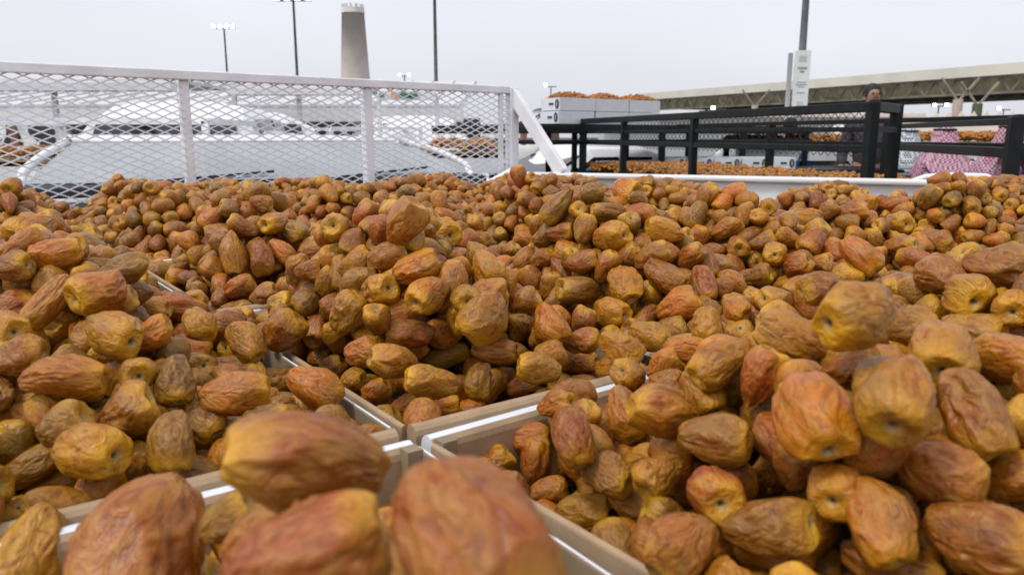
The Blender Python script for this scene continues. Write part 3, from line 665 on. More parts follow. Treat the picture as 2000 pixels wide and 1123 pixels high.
shed = empty('market_shed', (0, 0, 0)); tag(shed, 'long low market shed with pale metal roof behind the mesh', 'shed')
Y0 = 17.0
zA = 1.45 + (265 - 212) / 1500 * Y0; zB = 1.45 + (265 - 240) / 1500 * Y0; x0 = -16.0; x1 = -1.05
MB().box(((x0 + x1) / 2, Y0, (zA + zB) / 2), (x1 - x0, .18, zA - zB)).build('fascia', M['shed_white'], shed, bevel=.02)
zR = 1.45 + (265 - 168) / 1500 * (Y0 + 7)
m = MB(); m.add([(x0, Y0 - .1, zA), (x1, Y0 - .1, zA), (x1, Y0 + 7, zR), (x0, Y0 + 7, zR), (x0, Y0 - .1, zA + .05), (x1, Y0 - .1, zA + .05), (x1, Y0 + 7, zR + .05), (x0, Y0 + 7, zR + .05)],
    [(3, 2, 1, 0), (4, 5, 6, 7), (0, 1, 5, 4), (2, 3, 7, 6), (1, 2, 6, 5), (3, 0, 4, 7)])
roof = m.build('roof', M['shed_roof'], shed)
for k in range(24):
    x = x0 + .4 + k * .63
    MB().bar((x, Y0, zA + .07), (x, Y0 + 6.9, zR + .06), .05, .05).build('roof_seam', M['shed_roof'], roof)
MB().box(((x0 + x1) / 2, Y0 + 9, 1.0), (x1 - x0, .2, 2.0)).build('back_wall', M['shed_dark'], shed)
for px in (-250, -60, 125, 345, 540, 700):
    x = atY(px, 250, Y0 + .3)[0]; MB().bar((x, Y0 + .3, 0), (x, Y0 + .3, zB + .1), .20).build('post', M['shed_white'], shed, bevel=.01)
# stepped upper roof boards (white strips)
def sign_strip(pa, pb, Y, hpx, name, label, mt='shed_white', cat='awning'):
    a = atY(*pa, Y); b = atY(*pb, Y); o = empty(name); tag(o, label, cat)
    h = hpx / 1500 * Y; a[2] = b[2] = (a[2] + b[2]) / 2
    MB().bar(a, b, .25, h).build('fascia_board', M[mt], o, bevel=.01)
    n_ = max(2, int(np.linalg.norm(b - a) / 2.4))
    for k in range(n_ + 1):
        p = a + (b - a) * k / n_; MB().bar((p[0], p[1] + .2, 0.0), (p[0], p[1] + .2, a[2]), .07).build('post', M['shed_white'], o)
    mb = MB(); mb.bar(a + (0, 1.3, h * .5 + .03), b + (0, 1.3, h * .5 + .03), 2.4, .05); mb.build('awning_roof', M['shed_roof'], o)
    return o
sign_strip((-160, 168), (340, 172), 12.5, 17, 'awning', 'white awning with a flat fascia, leftmost behind the mesh')
aw = sign_strip((448, 178), (705, 180), 13.0, 15, 'awning', 'white awning behind the mesh, left of the green printed sign')
o = empty('awning'); tag(o, 'white sign board with green and orange print on posts behind the mesh', 'sign')
a = atY(738, 187, 12.0); b = atY(852, 190, 12.0); b[2] = a[2]; MB().bar(a, b, .08, .14).build('board', M['sign_white'], o, bevel=.005)
c = atY(769, 187, 11.94); MB().tube([c, c - (0, .012, 0)], .05, 14).build('orange_emblem', M['sign_orange'], o)
for k, (dx, w, hh) in enumerate(((790, .10, .05), (806, .09, .05), (745, .05, .03))):
    c = atY(dx, 187, 11.94)
    MB().prism([(-w, 0), (-w * .3, hh), (w * .8, hh * .5), (w, -hh * .6), (-w * .4, -hh)], lambda u_, v_: c + (u_, 0, v_), lambda u_, v_: c + (u_, -.012, v_)).build('green_leaf', M['sign_green'], o)
for p in (a, b): MB().bar((p[0], p[1] + .08, 0), (p[0], p[1] + .08, p[2]), .06).build('post', M['shed_white'], o)

# goods tables in the shed, seen as dark bands and pale tops
def table(px0, px1, y, Y, label, goods=None, n=0, depth=1.0):
    a = atY(px0, y, Y); b = atY(px1, y, Y); t = empty('display_table', (0, 0, 0)); tag(t, label, 'table'); z = a[2]
    MB().box(((a[0] + b[0]) / 2, Y + depth / 2, z - .02), (b[0] - a[0], depth, .04)).build('table_top', M['shed_white'], t)
    for x in (a[0] + .05, b[0] - .05):
        for yy in (Y + .06, Y + depth - .06): MB().bar((x, yy, 0), (x, yy, z - .04), .05).build('leg', M['grey_pole'], t)
    return t, a, b, z

def pile(name, label, x0_, x1_, y0_, y1_, z, hgt, sp=.034, W=.027, mounds=None):
    h_ = Heap(6, 8, 5); r = np.random.default_rng(int(abs(x0_ * 100)) + 5)
    for y in np.arange(y0_, y1_, sp):
        for x in np.arange(x0_, x1_, sp):
            xx = x + r.uniform(-.4, .4) * sp; yy = y + r.uniform(-.4, .4) * sp
            zz = z + hgt * abs(math.sin((xx - x0_) * math.pi / .42)) ** .6 * (.75 + .25 * math.sin(yy * 9)) + r.uniform(-.01, .012)
            h_.add(np.array([xx, yy, zz]), fruit_matrix(r.normal(size=3), r.uniform(0, 6), W * 1.35, W), tint_of(codes[r.integers(len(codes))]), r.random())
    return h_.build(name, label)

# ------------------------------------------------------------------ vehicles
def make_car(kind='pickup', tall=1.75):
    """origin on the ground below the front bumper centre, car points to -y; length 5.1, width 1.85"""
    r = empty(kind); Wd = .90
    def shell(stations, name, mt, parent=r):
        """stations: (y, halfwidth_bottom, halfwidth_top, z0, z1, round)"""
        mb = MB(); n = 0; rings = []
        for (y, wb, wt, z0, z1, rd) in stations:
            o_ = len(mb.v); pr = [(-wb, z0), (-wb - .0, z0 + (z1 - z0) * .5), (-wt - (wb - wt) * .15, z1 - rd), (-wt + rd * .6, z1 - rd * .25), (-wt * .5, z1 + rd * .12), (0, z1 + rd * .18), (wt * .5, z1 + rd * .12), (wt - rd * .6, z1 - rd * .25), (wt + (wb - wt) * .15, z1 - rd), (wb, z0 + (z1 - z0) * .5), (wb, z0)]
            n = len(pr); mb.v += [(x, y, z) for x, z in pr]; rings.append(o_)
        for a_, b_ in zip(rings[:-1], rings[1:]):
            for k in range(n): mb.f.append((a_ + k, a_ + (k + 1) % n, b_ + (k + 1) % n, b_ + k))
        mb.f.append(tuple(rings[0] + k for k in range(n))); mb.f.append(tuple(rings[-1] + k for k in reversed(range(n))))
        return fixn(mb.build(name, M[mt], parent, smooth=False, bevel=.02))
    shell([(0, .78, .74, .42, .78, .08), (.12, .88, .82, .38, .93, .10), (.55, .92, .86, .32, 1.02, .08), (1.35, .92, .87, .32, 1.09, .07), (3.35, .92, .88, .32, 1.12, .06), (5.0, .92, .88, .36, 1.08, .05), (5.12, .88, .85, .45, 1.02, .05)], 'body', 'white_paint')
    shell([(1.30, .86, .80, 1.04, 1.10, .03), (1.75, .85, .70, 1.04, tall - .18, .10), (2.05, .85, .67, 1.04, tall, .12), (3.0, .85, .68, 1.04, tall, .12), (3.35, .85, .74, 1.04, tall - .16, .10), (3.45, .85, .76, 1.04, 1.2, .03)], 'cab', 'white_paint')
    # windscreen, side and rear glass a touch proud of the cab
    def quad(p, name, mt): 
        p = [np.array(q, float) for q in p]; n_ = np.cross(p[1] - p[0], p[2] - p[0]); n_ /= np.linalg.norm(n_)
        mb = MB(); mb.add([q + n_ * .012 for q in p] + [q - n_ * .012 for q in p], [(0, 1, 2, 3), (7, 6, 5, 4), (0, 4, 5, 1), (1, 5, 6, 2), (2, 6, 7, 3), (3, 7, 4, 0)]); return fixn(mb.build(name, M[mt], r))
    T = tall
    quad([(-.76, 1.335, 1.13), (.76, 1.335, 1.13), (.62, 1.90, T - .12), (-.62, 1.90, T - .12)], 'windscreen', 'glass_dark')
    quad([(-.70, 3.475, 1.20), (.70, 3.475, 1.20), (.62, 3.375, T - .20), (-.62, 3.375, T - .20)], 'rear_window', 'glass_dark')
    for s_ in (-1, 1):
        quad([(s_ * .868, 1.62, 1.14), (s_ * .868, 2.42, 1.14), (s_ * .745, 2.42, T - .14), (s_ * .745, 2.02, T - .14)], 'side_window', 'glass_dark')
        quad([(s_ * .868, 2.50, 1.14), (s_ * .868, 3.22, 1.14), (s_ * .755, 3.12, T - .15), (s_ * .745, 2.50, T - .14)], 'side_window', 'glass_dark')
        MB().box((s_ * 1.0, 1.60, 1.16), (.16, .10, .17)).build('mirror', M['print_black'], r, bevel=.03)
        MB().box((s_ * .66, .02, .74), (.30, .08, .14)).build('headlight', M['chrome'], r, bevel=.02)
        MB().box((s_ * .80, 5.10, .86), (.13, .06, .26)).build('tail_light', M['lamp_red'], r, bevel=.01)
        for yy in (.95, 4.15):
            w_ = MB().tube([(s_ * .70, yy, .37), (s_ * .94, yy, .37)], .37, 20).build('wheel', M['rubber'], r)
            MB().tube([(s_ * .92, yy, .37), (s_ * .95, yy, .37)], .22, 14).build('rim', M['chrome'], w_)
    MB().box((0, -.01, .66), (.80, .06, .18)).build('grille', M['print_black'], r, bevel=.01)
    if kind == 'pickup':
        for s_ in (-1, 1): MB().bar((s_ * .84, 3.55, 1.55), (s_ * .84, 5.05, 1.55), .045).build('cage_rail', M['white_steel'], r)
        MB().bar((-.84, 5.05, 1.55), (.84, 5.05, 1.55), .045).build('cage_rail', M['white_steel'], r)
        for s_ in (-1, 1):
            for yy in (3.55, 5.05): MB().bar((s_ * .84, yy, 1.06), (s_ * .84, yy, 1.55), .045).build('cage_post', M['white_steel'], r)
    return r
pick = make_car('pickup'); sedan = make_car('parked_car', 1.50)
used = set()
def place(proto_, px, Y, rz, label, group='white vehicles parked around the market'):
    o = copy_tree(proto_) if proto_.name in used else proto_; used.add(proto_.name)
    p = atY(px, 300, Y); o.location = (p[0], p[1], 0); o.rotation_euler = (0, 0, math.radians(rz)); return tag(o, label, 'pickup' if 'pickup' in o.name else 'car', group)
o_c = place(sedan, 838, 8.8, -62, 'white car with curved roof behind the white brace'); o_c.scale = (.88,) * 3
place(sedan, 1180, 9.2, -78, 'white car with dark window behind the black cage, left')
place(sedan, 1480, 9.8, -72, 'white car behind the black cage rails near the middle')
place(pick, 60, 9.4, -50, 'white pickup behind the mesh at far left')
place(pick, 905, 11.0, 25, 'white pickup behind the mesh near the corner post')
place(pick, 500, 10.6, 185, 'white pickup seen from behind through the mesh, centre')

# big pale windscreen of the van right behind the headboard
van = empty('van'); tag(van, 'white van with a wide pale windscreen close behind the mesh', 'van')
vA = atY(52, 352, 3.35); vB = atY(912, 352, 4.45)
vd = vB - vA; vd[2] = 0; vl = np.linalg.norm(vd); vd /= vl; vn = np.array([-vd[1], vd[0], 0])
zlo, zhi = 1.45 - .205, 1.45 - .035
def VP(t, s, z): return vA * (1, 1, 0) + vd * t + vn * s + (0, 0, z)
NU = 26
def arc(t): # plan bulge towards the camera
    return -.16 * (1 - (2 * t / vl - 1) ** 2)
def top_t(u): return .20 + (vl - .50) * u
mb = MB()
for k in range(NU + 1):
    u = k / NU
    for w in range(7):
        v = w / 6; t = (vl * u) * (1 - v) + top_t(u) * v; mb.v.append(tuple(VP(t, arc(vl * u) * (1 - .2 * v) + .34 * v, zlo + (zhi - zlo) * (v ** .85))))
for k in range(NU):
    for w in range(6): a_ = k * 7 + w; mb.f.append((a_, a_ + 7, a_ + 8, a_ + 1))
ws = mb.build('windscreen', M['glass_pale'], van, smooth=True)
for s_, tb, tt in ((0, -.03, .17), (1, vl + .03, vl - .27)):
    pts_ = [VP(tb, arc(0) + .0, zlo - .03)]
    for v in np.linspace(.15, 1, 7): pts_.append(VP(tb + (tt - tb) * v ** (1.6 if s_ else 1.3), .34 * v - .01, zlo + (zhi - zlo) * v ** .8 + .004))
    MB().tube(pts_, .020, 8).build('pillar', M['white_paint'], van, smooth=True)
MB().tube([VP(top_t(u), arc(vl * u) * .8 + .36, zhi + .004) for u in np.linspace(0, 1, 14)], .013, 8).build('roof_edge', M['white_paint'], van, smooth=True)
rf = MB(); 
for k in range(NU + 1):
    u = k / NU
    for w in range(5): v = w / 4; rf.v.append(tuple(VP(top_t(u), arc(vl * u) * .8 * (1 - v) + .37 + v * 1.6, zhi + .010 + .03 * math.sin(v * math.pi / 2) - .0)))
for k in range(NU):
    for w in range(4): a_ = k * 5 + w; rf.f.append((a_, a_ + 5, a_ + 6, a_ + 1))
rf.build('roof', M['white_paint'], van, smooth=True)
MB().bar(VP(-.05, .06, zlo - .035), VP(vl + .05, .06, zlo - .035), .42, .05).build('cowl', M['print_black'], van, bevel=.01)
for t in (vl * .22, vl * .62): MB().bar(VP(t, arc(t) - .02, zlo + .0), VP(t + .55, arc(t + .5) + .02, zlo + .035), .012, .012).build('wiper', M['print_black'], van)
hd_ = MB()
for k in range(15):
    u = k / 14
    for w in range(6): v = w / 5; hd_.v.append(tuple(VP(vl * u, arc(vl * u) - .12 - v * .30, zlo - .10 - .10 * v ** 2)))
for k in range(14):
    for w in range(5): a_ = k * 6 + w; hd_.f.append((a_, a_ + 6, a_ + 7, a_ + 1))
hd_.build('bonnet', M['print_black'], van, smooth=True)
MB().box(VP(vl / 2, 1.2, .75), (vl, 1.9, .8), (vd, vn, np.array([0, 0, 1.]))).build('body', M['white_paint'], van, bevel=.05)

hp_ = [RP(t, zt + h, .03) for t, h in ((1.62, .005), (1.66, .022), (1.75, .030), (1.86, .028), (1.90, .004))]
MB().tube(hp_, .008, 8).build('loop_handle', M['white_paint'], bed, smooth=True)
# ------------------------------------------------------------------ black cage trucks at right
def cage(name, label, A, B, tops, mids, group=None, tube=.052, mesh_rows=True):
    """side panel from A (far) to B (near)"""
    r = empty(name); tag(r, label, 'cage', group)
    a, d, n, L = frame_axes(A, B)
    def Q(t, z, s=0): return np.array([a[0] + d[0] * t, a[1] + d[1] * t, z]) + n * s
    return r, Q, L, d, n
cA = atY(1122, 243, 6.9); cB = atY(1712, 212, 3.30)
ztop = 1.45 + .118; zmid = 1.45 + .026; zbot = 1.45 - .058; zdeck = 1.45 - .29
ck = cage('truck_cage', 'black steel truck cage with mesh side and corner posts', cA, cB, 0, 0); r, Q, L, d, n = ck
MB().bar(Q(-.02, ztop), Q(L + .0, ztop), .042, .042).build('top_rail', M['black_steel'], r, bevel=.004)
MB().bar(Q(0, zmid), Q(L, zmid), .024, .022).build('middle_rail', M['black_steel'], r, bevel=.003)
MB().bar(Q(0, zbot), Q(L, zbot), .034, .032).build('lower_rail', M['black_steel'], r, bevel=.003)
def tq(px):
    return min(np.linspace(0, L, 500), key=lambda t: abs(project(Q(t, 1.45))[0] - px))
for px in (1122, 1218, 1355): MB().bar(Q(tq(px), zdeck - .2), Q(tq(px), ztop - .021), .042, .042, d).build('post', M['black_steel'], r, bevel=.004)
MB().bar(Q(L - .02, zdeck - .2), Q(L - .02, ztop + .022), .042, .042, d).build('post', M['black_steel'], r, bevel=.004)
eB = atY(1752, 212, 3.62)
MB().bar(Q(L - .02, ztop), (eB[0], eB[1], ztop), .042, .042).build('end_rail', M['black_steel'], r, bevel=.004)
MB().bar((eB[0], eB[1], zdeck - .2), (eB[0], eB[1], ztop + .022), .042, .042, d).build('post', M['black_steel'], r, bevel=.004)
MB().bar(Q(L - .02, zmid), (eB[0], eB[1], zmid), .03, .026).build('end_rail', M['black_steel'], r)
mm = MB(); nn = int(L / .052)
for row in range(9):
    z0 = ztop - .03 - row * .021
    for k in range(nn * 2):
        u0 = (row + k) % 2; p0 = Q(k * .026, z0 - (.0105 if u0 else -.0105), -.012); p1 = Q((k + 1) * .026, z0 - (-.0105 if u0 else .0105), -.012)
        if (k + 1) * .026 < L: mm.bar(p0, p1, .0018, .0026)
mm.build('mesh_panel', M['black_steel'], r, kind='stuff')
# far side of the same cage
fA = cA + n * 1.25; 
fr = MB()
def Qf(t, z): return Q(t, z, 1.15)
for z, w in ((ztop - .03, .035), (zbot, .05)): MB().bar(Qf(-.3, z), Qf(L, z), w * .8, w * .8).build('far_rail', M['black_steel'], r, bevel=.003)
for k in range(4): MB().bar(Qf(L * k / 3, zdeck - .2), Qf(L * k / 3, ztop - .03), .05, .05, d).build('post', M['black_steel'], r, bevel=.003)
MB().add([Q(-.3, zdeck - .05), Q(L, zdeck - .05), Q(L, zdeck - .05, 1.2), Q(-.3, zdeck - .05, 1.2), Q(-.3, zdeck - .20), Q(L, zdeck - .20), Q(L, zdeck - .20, 1.2), Q(-.3, zdeck - .20, 1.2)],
         [(0, 1, 2, 3), (7, 6, 5, 4), (0, 4, 5, 1), (1, 5, 6, 2), (2, 6, 7, 3), (3, 7, 4, 0)]).build('deck', M['black_steel'], r)
# heaps carried on the black truck
hp = Heap(7, 9, 6); rr_ = np.random.default_rng(21)
for t in np.arange(.1, L - .05, .030):
    for s_ in np.arange(.06, 1.1, .034):
        zz = zdeck - .01 + .055 * abs(math.sin(t * math.pi / .41)) ** .6 + rr_.uniform(-.012, .012)
        hp.add(Q(t + rr_.uniform(-.012, .012), zz, s_ + rr_.uniform(-.012, .012)), fruit_matrix(rr_.normal(size=3), 0, .038, .028), tint_of(codes[rr_.integers(len(codes))]), rr_.random())
hp.build('date_heap', 'long row of brown dates heaped on the black truck deck')

# second black cage farther right
dA = atY(1752, 246, 4.6); dB = atY(1985, 238, 2.95)
r2, Q2, L2, d2, n2 = cage('truck_cage', 'black steel rail of a second truck at the right edge', dA, dB, 0, 0)
zt2 = 1.45 + .052; zb2 = 1.45 - .065
MB().bar(Q2(-.1, zt2), Q2(L2, zt2), .03, .026).build('top_rail', M['black_steel'], r2, bevel=.003)
MB().bar(Q2(-.1, zb2), Q2(L2, zb2), .034, .040).build('lower_rail', M['black_steel'], r2, bevel=.003)
MB().bar(Q2(L2, zb2 - .4), Q2(L2, zt2 + .018), .048, .048, d2).build('post', M['black_steel'], r2, bevel=.004)
p = Q2(L2, 0); MB().bar((p[0] + .16, p[1] + .05, zb2 - .4), (p[0] + .16, p[1] + .05, zt2 + .02), .05, .05).build('post', M['black_steel'], r2, bevel=.004)
MB().bar((p[0], p[1], zt2 + .006), (p[0] + .9, p[1] + .2, zt2 + .006), .03, .04).build('end_rail', M['black_steel'], r2, bevel=.003)
MB().bar((p[0], p[1], zb2), (p[0] + .9, p[1] + .2, zb2), .03, .05).build('end_rail', M['black_steel'], r2, bevel=.003)

# third rack: black platform that carries the stacked white boxes
wA = atY(1093, 240, 6.55); wd = np.array([.80, .60, 0]); wn = np.array([-.60, .80, 0]); zw = 1.45 + (265 - 243) / 1500 * 6.55
r3 = empty('black_rack'); tag(r3, 'black flatbed rack under the stacked white boxes', 'rack')
def Q3(t, z, s=0): return np.array([wA[0], wA[1], 0]) + wd * t + wn * s + (0, 0, z)
for z, w in ((zw - .05, .06), (zw - .15, .035)):
    MB().bar(Q3(-.25, z, -.05), Q3(3.6, z, -.05), .05, w).build('side_rail', M['black_steel'], r3, bevel=.004)
    MB().bar(Q3(-.25, z, -.05), Q3(-.25, z, 1.6), .05, w).build('end_rail', M['black_steel'], r3, bevel=.004)
MB().box(Q3(1.7, zw - .012, .8), (3.9, 1.7, .02), (wd, wn, np.array([0, 0, 1.]))).build('platform', M['black_steel'], r3)
for t in (.22, 1.2, 2.4, 3.5):
    for s_ in (-.05, 1.6): MB().bar(Q3(t, 0, s_), Q3(t, zw - .05, s_), .06).build('post', M['black_steel'], r3, bevel=.004)

def ellipse(c, ax, ay, ra, rb, th, mt, name, parent, nrm):
    ps = [(math.cos(t), math.sin(t)) for t in np.linspace(0, 2 * math.pi, 16, endpoint=False)]
    return MB().prism(ps, lambda u_, v_: c + ax * ra * u_ + ay * rb * v_, lambda u_, v_: c + ax * ra * u_ + ay * rb * v_ + nrm * th).build(name, M[mt], parent)
ZV = np.array([0, 0, 1.])
def make_carton():
    """closed view carton: x short end 0..-w (end face toward -x?), origin bottom near corner; long side along +x, end face on x=0"""
    r = empty('white_carton'); L_, W_, H_ = .40, .245, .105
    for (nm, c, s) in (('long_side', (L_ / 2, .004, H_ / 2), (L_, .008, H_)), ('long_side', (L_ / 2, W_ - .004, H_ / 2), (L_, .008, H_)), ('end_panel', (.004, W_ / 2, H_ / 2), (.008, W_ - .018, H_ - .003)), ('end_panel', (L_ - .004, W_ / 2, H_ / 2), (.008, W_ - .018, H_ - .003)), ('base', (L_ / 2, W_ / 2, .004), (L_ - .02, W_ - .02, .006))):
        MB().box(c, s).build(nm, M['card_white'], r)
    MB().box((-.0015, W_ * .46, H_ * .52), (.006, .058, .018)).build('handle_slot', M['print_black'], r)
    e_ = ellipse(np.array([-.0012, .035, H_ * .5]), np.array([0, 1., 0]), ZV, .024, .040, .004, 'print_black', 'oval_emblem', r, np.array([-1., 0, 0]))
    ellipse(np.array([-.0055, .035, H_ * .5]), np.array([0, 1., 0]), ZV, .010, .024, .002, 'print_grey', 'emblem_mark', e_, np.array([-1., 0, 0]))
    return r
carton = make_carton(); first = True
ang3 = math.atan2(wd[1], wd[0])
pos3 = ['left', 'middle', 'right']
for lev in range(2):
    for k in range(3):
        c_ = carton if first else copy_tree(carton); first = False
        c_.location = Q3(k * .408, zw + lev * .109, 0); c_.rotation_euler = (0, 0, ang3 + (.01 * (k - 1)))
        if lev == 0 and k == 0: c_.location = Q3(-.012, zw, .0)
        tag(c_, 'white carton %s of the %s row on black rack' % (('with handle slot at left end', 'in the middle', 'at the right end')[k], ('lower', 'upper')[lev]), 'carton', 'white cartons stacked on the black rack')
hp = Heap(7, 9, 6)
for t in np.arange(.03, 1.2, .027):
    for s_ in np.arange(.02, .235, .027):
        zz = zw + .207 + .048 * abs(math.sin(t * math.pi / .408)) ** .8 * math.sin(s_ * math.pi / .245) + rr_.uniform(-.008, .010)
        hp.add(Q3(t, zz, s_), fruit_matrix(rr_.normal(size=3), 0, .038, .028), tint_of('orbob'[rr_.integers(5)]), rr_.random())
hp.build('date_heap', 'orange dates heaped on top of the stacked white cartons')
# lower cartons behind the first black cage
qA = atY(1285, 330, 7.4); zq = qA[2]
tb = empty('display_table'); tag(tb, 'low table with white cartons behind the black cage', 'table')
MB().box((qA[0] + 1.0, qA[1] + .35, zq - .02), (2.6, .9, .03)).build('table_top', M['black_steel'], tb)
for x in (qA[0] - .2, qA[0] + 2.2):
    for yy in (qA[1] - .02, qA[1] + .7): MB().bar((x, yy, 0), (x, yy, zq - .03), .05).build('leg', M['black_steel'], tb)
LOWL = ['leftmost white carton on the low table behind the cage', 'second white carton on the low table behind the cage', 'third white carton on the low table behind the cage', 'fourth white carton on the low table behind the cage', 'rightmost white carton on the low table behind the cage']
for k in range(5):
    c_ = copy_tree(carton); c_.location = (qA[0] + .02 + k * .262 + .24, qA[1], zq); c_.rotation_euler = (0, 0, math.radians(90)); tag(c_, LOWL[k], 'carton', 'white cartons on the low table')

# ------------------------------------------------------------------ far date stalls at right
def stall(px0, px1, y, Y, rows, label, hlabel):
    a = atY(px0, y, Y); b = atY(px1, y, Y); t = empty('date_stall'); tag(t, label, 'stall'); z = a[2]
    w_ = b[0] - a[0]
    MB().box(((a[0] + b[0]) / 2, Y + rows * .21, z - .03), (w_, rows * .42, .05)).build('stall_top', M['wood'], t)
    MB().box(((a[0] + b[0]) / 2, Y + .02, z - .10), (w_, .04, .16)).build('front_board', M['shed_white'], t)
    for x in (a[0] + .1, b[0] - .1):
        for yy in (Y + .1, Y + rows * .40): MB().bar((x, yy, 0), (x, yy, z - .05), .06).build('leg', M['black_steel'], t)
    h_ = Heap(6, 8, 5); r = np.random.default_rng(abs(int(px0)))
    for yy in np.arange(Y + .03, Y + rows * .42, .042):
        for x in np.arange(a[0] + .03, b[0] - .02, .042):
            zz = z + .015 + .08 * abs(math.sin((x - a[0]) * math.pi / .30)) ** .7 * abs(math.sin((yy - Y) * math.pi / .42)) ** .5 + r.uniform(-.01, .01)
            h_.add(np.array([x + r.uniform(-.015, .015), yy, zz]), fruit_matrix(r.normal(size=3), 0, .048, .036), tint_of('ooybtor'[r.integers(7)]), r.random())
    h_.build('date_heap', hlabel); return t
stall(1755, 2100, 277, 8.4, 3, 'date stall with orange heaps behind the second cage', 'orange dates heaped on the stall at the right edge')
stall(1440, 1700, 282, 8.6, 2, 'date stall behind the black cage near the blue shirt', 'brown dates heaped on the stall behind the black cage')
stall(830, 985, 296, 6.4, 2, 'date stall seen through the mesh beside the corner post', 'tan dates on the stall seen through the mesh')
stall(-60, 70, 312, 6.2, 2, 'date stall seen through the mesh at far left', 'tan dates on the stall at far left')

# ------------------------------------------------------------------ long canopy, truss, columns
kA = atY(2150, 120, 37.0); kB = atY(1245, 184, 71.0)
a, d, n, L = frame_axes(kA, kB); zt = 1.45 + (265 - 129) / 1500 * 40; can = empty('canopy'); tag(can, 'long flat market canopy with pale fascia on steel trusses', 'canopy')
def K(t, z, s=0): return np.array([a[0], a[1], 0]) + d * t + n * s + (0, 0, z)
zf = zt - .56; sgn = -1 if (n @ np.array([1., 0, 0])) < 0 else 1
MB().bar(K(0, (zt + zf) / 2), K(L, (zt + zf) / 2), .3, zt - zf).build('fascia', M['fascia'], can)
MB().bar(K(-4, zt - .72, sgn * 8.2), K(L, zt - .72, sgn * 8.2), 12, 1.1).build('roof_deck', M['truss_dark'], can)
zb = zt - 1.42
for s_, o_ in ((.5, 'truss'), (7, 'truss')):
    MB().bar(K(0, zf - .02, sgn * s_), K(L, zf - .02, sgn * s_), .14, .14).build('top_chord', M['truss'], can)
    MB().bar(K(0, zb, sgn * s_), K(L, zb, sgn * s_), .12, .12).build('bottom_chord', M['truss'], can)
    k = 0; t = 0.0
    while t < L - 1.2 and k < 60:
        MB().bar(K(t, zf - .05, sgn * s_), K(t + .62, zb, sgn * s_), .09).build('truss_web', M['truss'], can)
        MB().bar(K(t + .62, zb, sgn * s_), K(t + 1.24, zf - .05, sgn * s_), .09).build('truss_web', M['truss'], can); t += 1.24; k += 1
def canopy_column(px, Y, mt, h_top, label):
    p_ = atY(px, 200, Y); c_ = empty('canopy_column', (p_[0], p_[1], 0)); tag(c_, label, 'column')
    MB().tube([(0, 0, 0), (0, 0, h_top)], .22, 12).build('shaft', M[mt], c_, smooth=False)
    for s_ in (-1, 1):
        MB().bar((0, 0, h_top - .1), (s_ * .9, 0, h_top + 1.0), .09).build('bracket', M['truss'], c_)
    return c_
canopy_column(1871, 38, 'col_pink', 3.15, 'pinkish column under the canopy with V brackets')
canopy_column(1910, 38, 'col_green', 2.95, 'dark green column under the canopy with V brackets')
canopy_column(1475, 52, 'col_pink', 3.4, 'thin far column under the canopy, left of the white sign')

# ------------------------------------------------------------------ crenellated wall
wl = empty('boundary_wall'); tag(wl, 'pale pink boundary wall with pointed battlements', 'wall')
Yw = 34.0; a_ = atY(1240, 238, Yw + 8); b_ = atY(2120, 238, Yw); wz = 1.45 + (265 - 236) / 1500 * Yw
aw_, dw_, nw_, Lw_ = frame_axes(a_, b_)
MB().bar((a_[0], a_[1], wz / 2), (b_[0], b_[1], wz / 2), .3, wz).build('wall_face', M['merlon'], wl)
k = 0; t = .2; mer = None
while t < Lw_ - .2 and k < 60:
    c_ = np.array([a_[0], a_[1], wz]) + dw_ * t
    o_ = MB().prism([(-.20, 0), (.20, 0), (.20, .10), (0, .42), (-.20, .10)], lambda u_, v_: c_ + dw_ * u_ + (0, 0, v_) - nw_ * .12, lambda u_, v_: c_ + dw_ * u_ + (0, 0, v_) + nw_ * .12).build('battlement', M['merlon'], wl)
    t += .50; k += 1
# white shed behind the black cage
bs = empty('market_shed'); tag(bs, 'pale market shed behind the black cage under the canopy', 'shed')
p0 = atY(1180, 250, 30); p1 = atY(1760, 250, 30); zs = 1.45 + (265 - 232) / 1500 * 30
MB().box(((p0[0] + p1[0]) / 2, 31, zs / 2), (p1[0] - p0[0], 2, zs)).build('wall', M['shed_white'], bs)
MB().box(((p0[0] + p1[0]) / 2, 30.4, zs + .06), (p1[0] - p0[0] + .4, 3.4, .12)).build('roof', M['merlon'], bs)


# ------------------------------------------------------------------ tower, masts, sign
tp = atY(696, 200, 120); tw = empty('tower', (tp[0], tp[1], 0)); tag(tw, 'round tapering stone tower with pale notched crown', 'tower')
hz = lambda y: 1.45 + (265 - y) / 1500 * 120 * 1.0
def z_at(y, Y): return atY(700, y, Y)[2]
zc_ = z_at(27, 120); MB().tube([(0, 0, 0), (0, 0, z_at(153, 120)), (0, 0, zc_)], [3.1, 2.15, 1.66], 40).build('shaft', M['tower'], tw, smooth=True)
MB().tube([(0, 0, zc_), (0, 0, zc_ + .75)], [1.72, 1.68], 40).build('crown_ring', M['tower_pale'], tw, smooth=False)
for k in range(12):
    t = k / 12 * 2 * math.pi; MB().box((1.5 * math.cos(t), 1.5 * math.sin(t), zc_ + .98), (.34, .34, .48), (np.array([math.cos(t), math.sin(t), 0]), np.array([-math.sin(t), math.cos(t), 0]), ZV)).build('merlon', M['tower_pale'], tw)

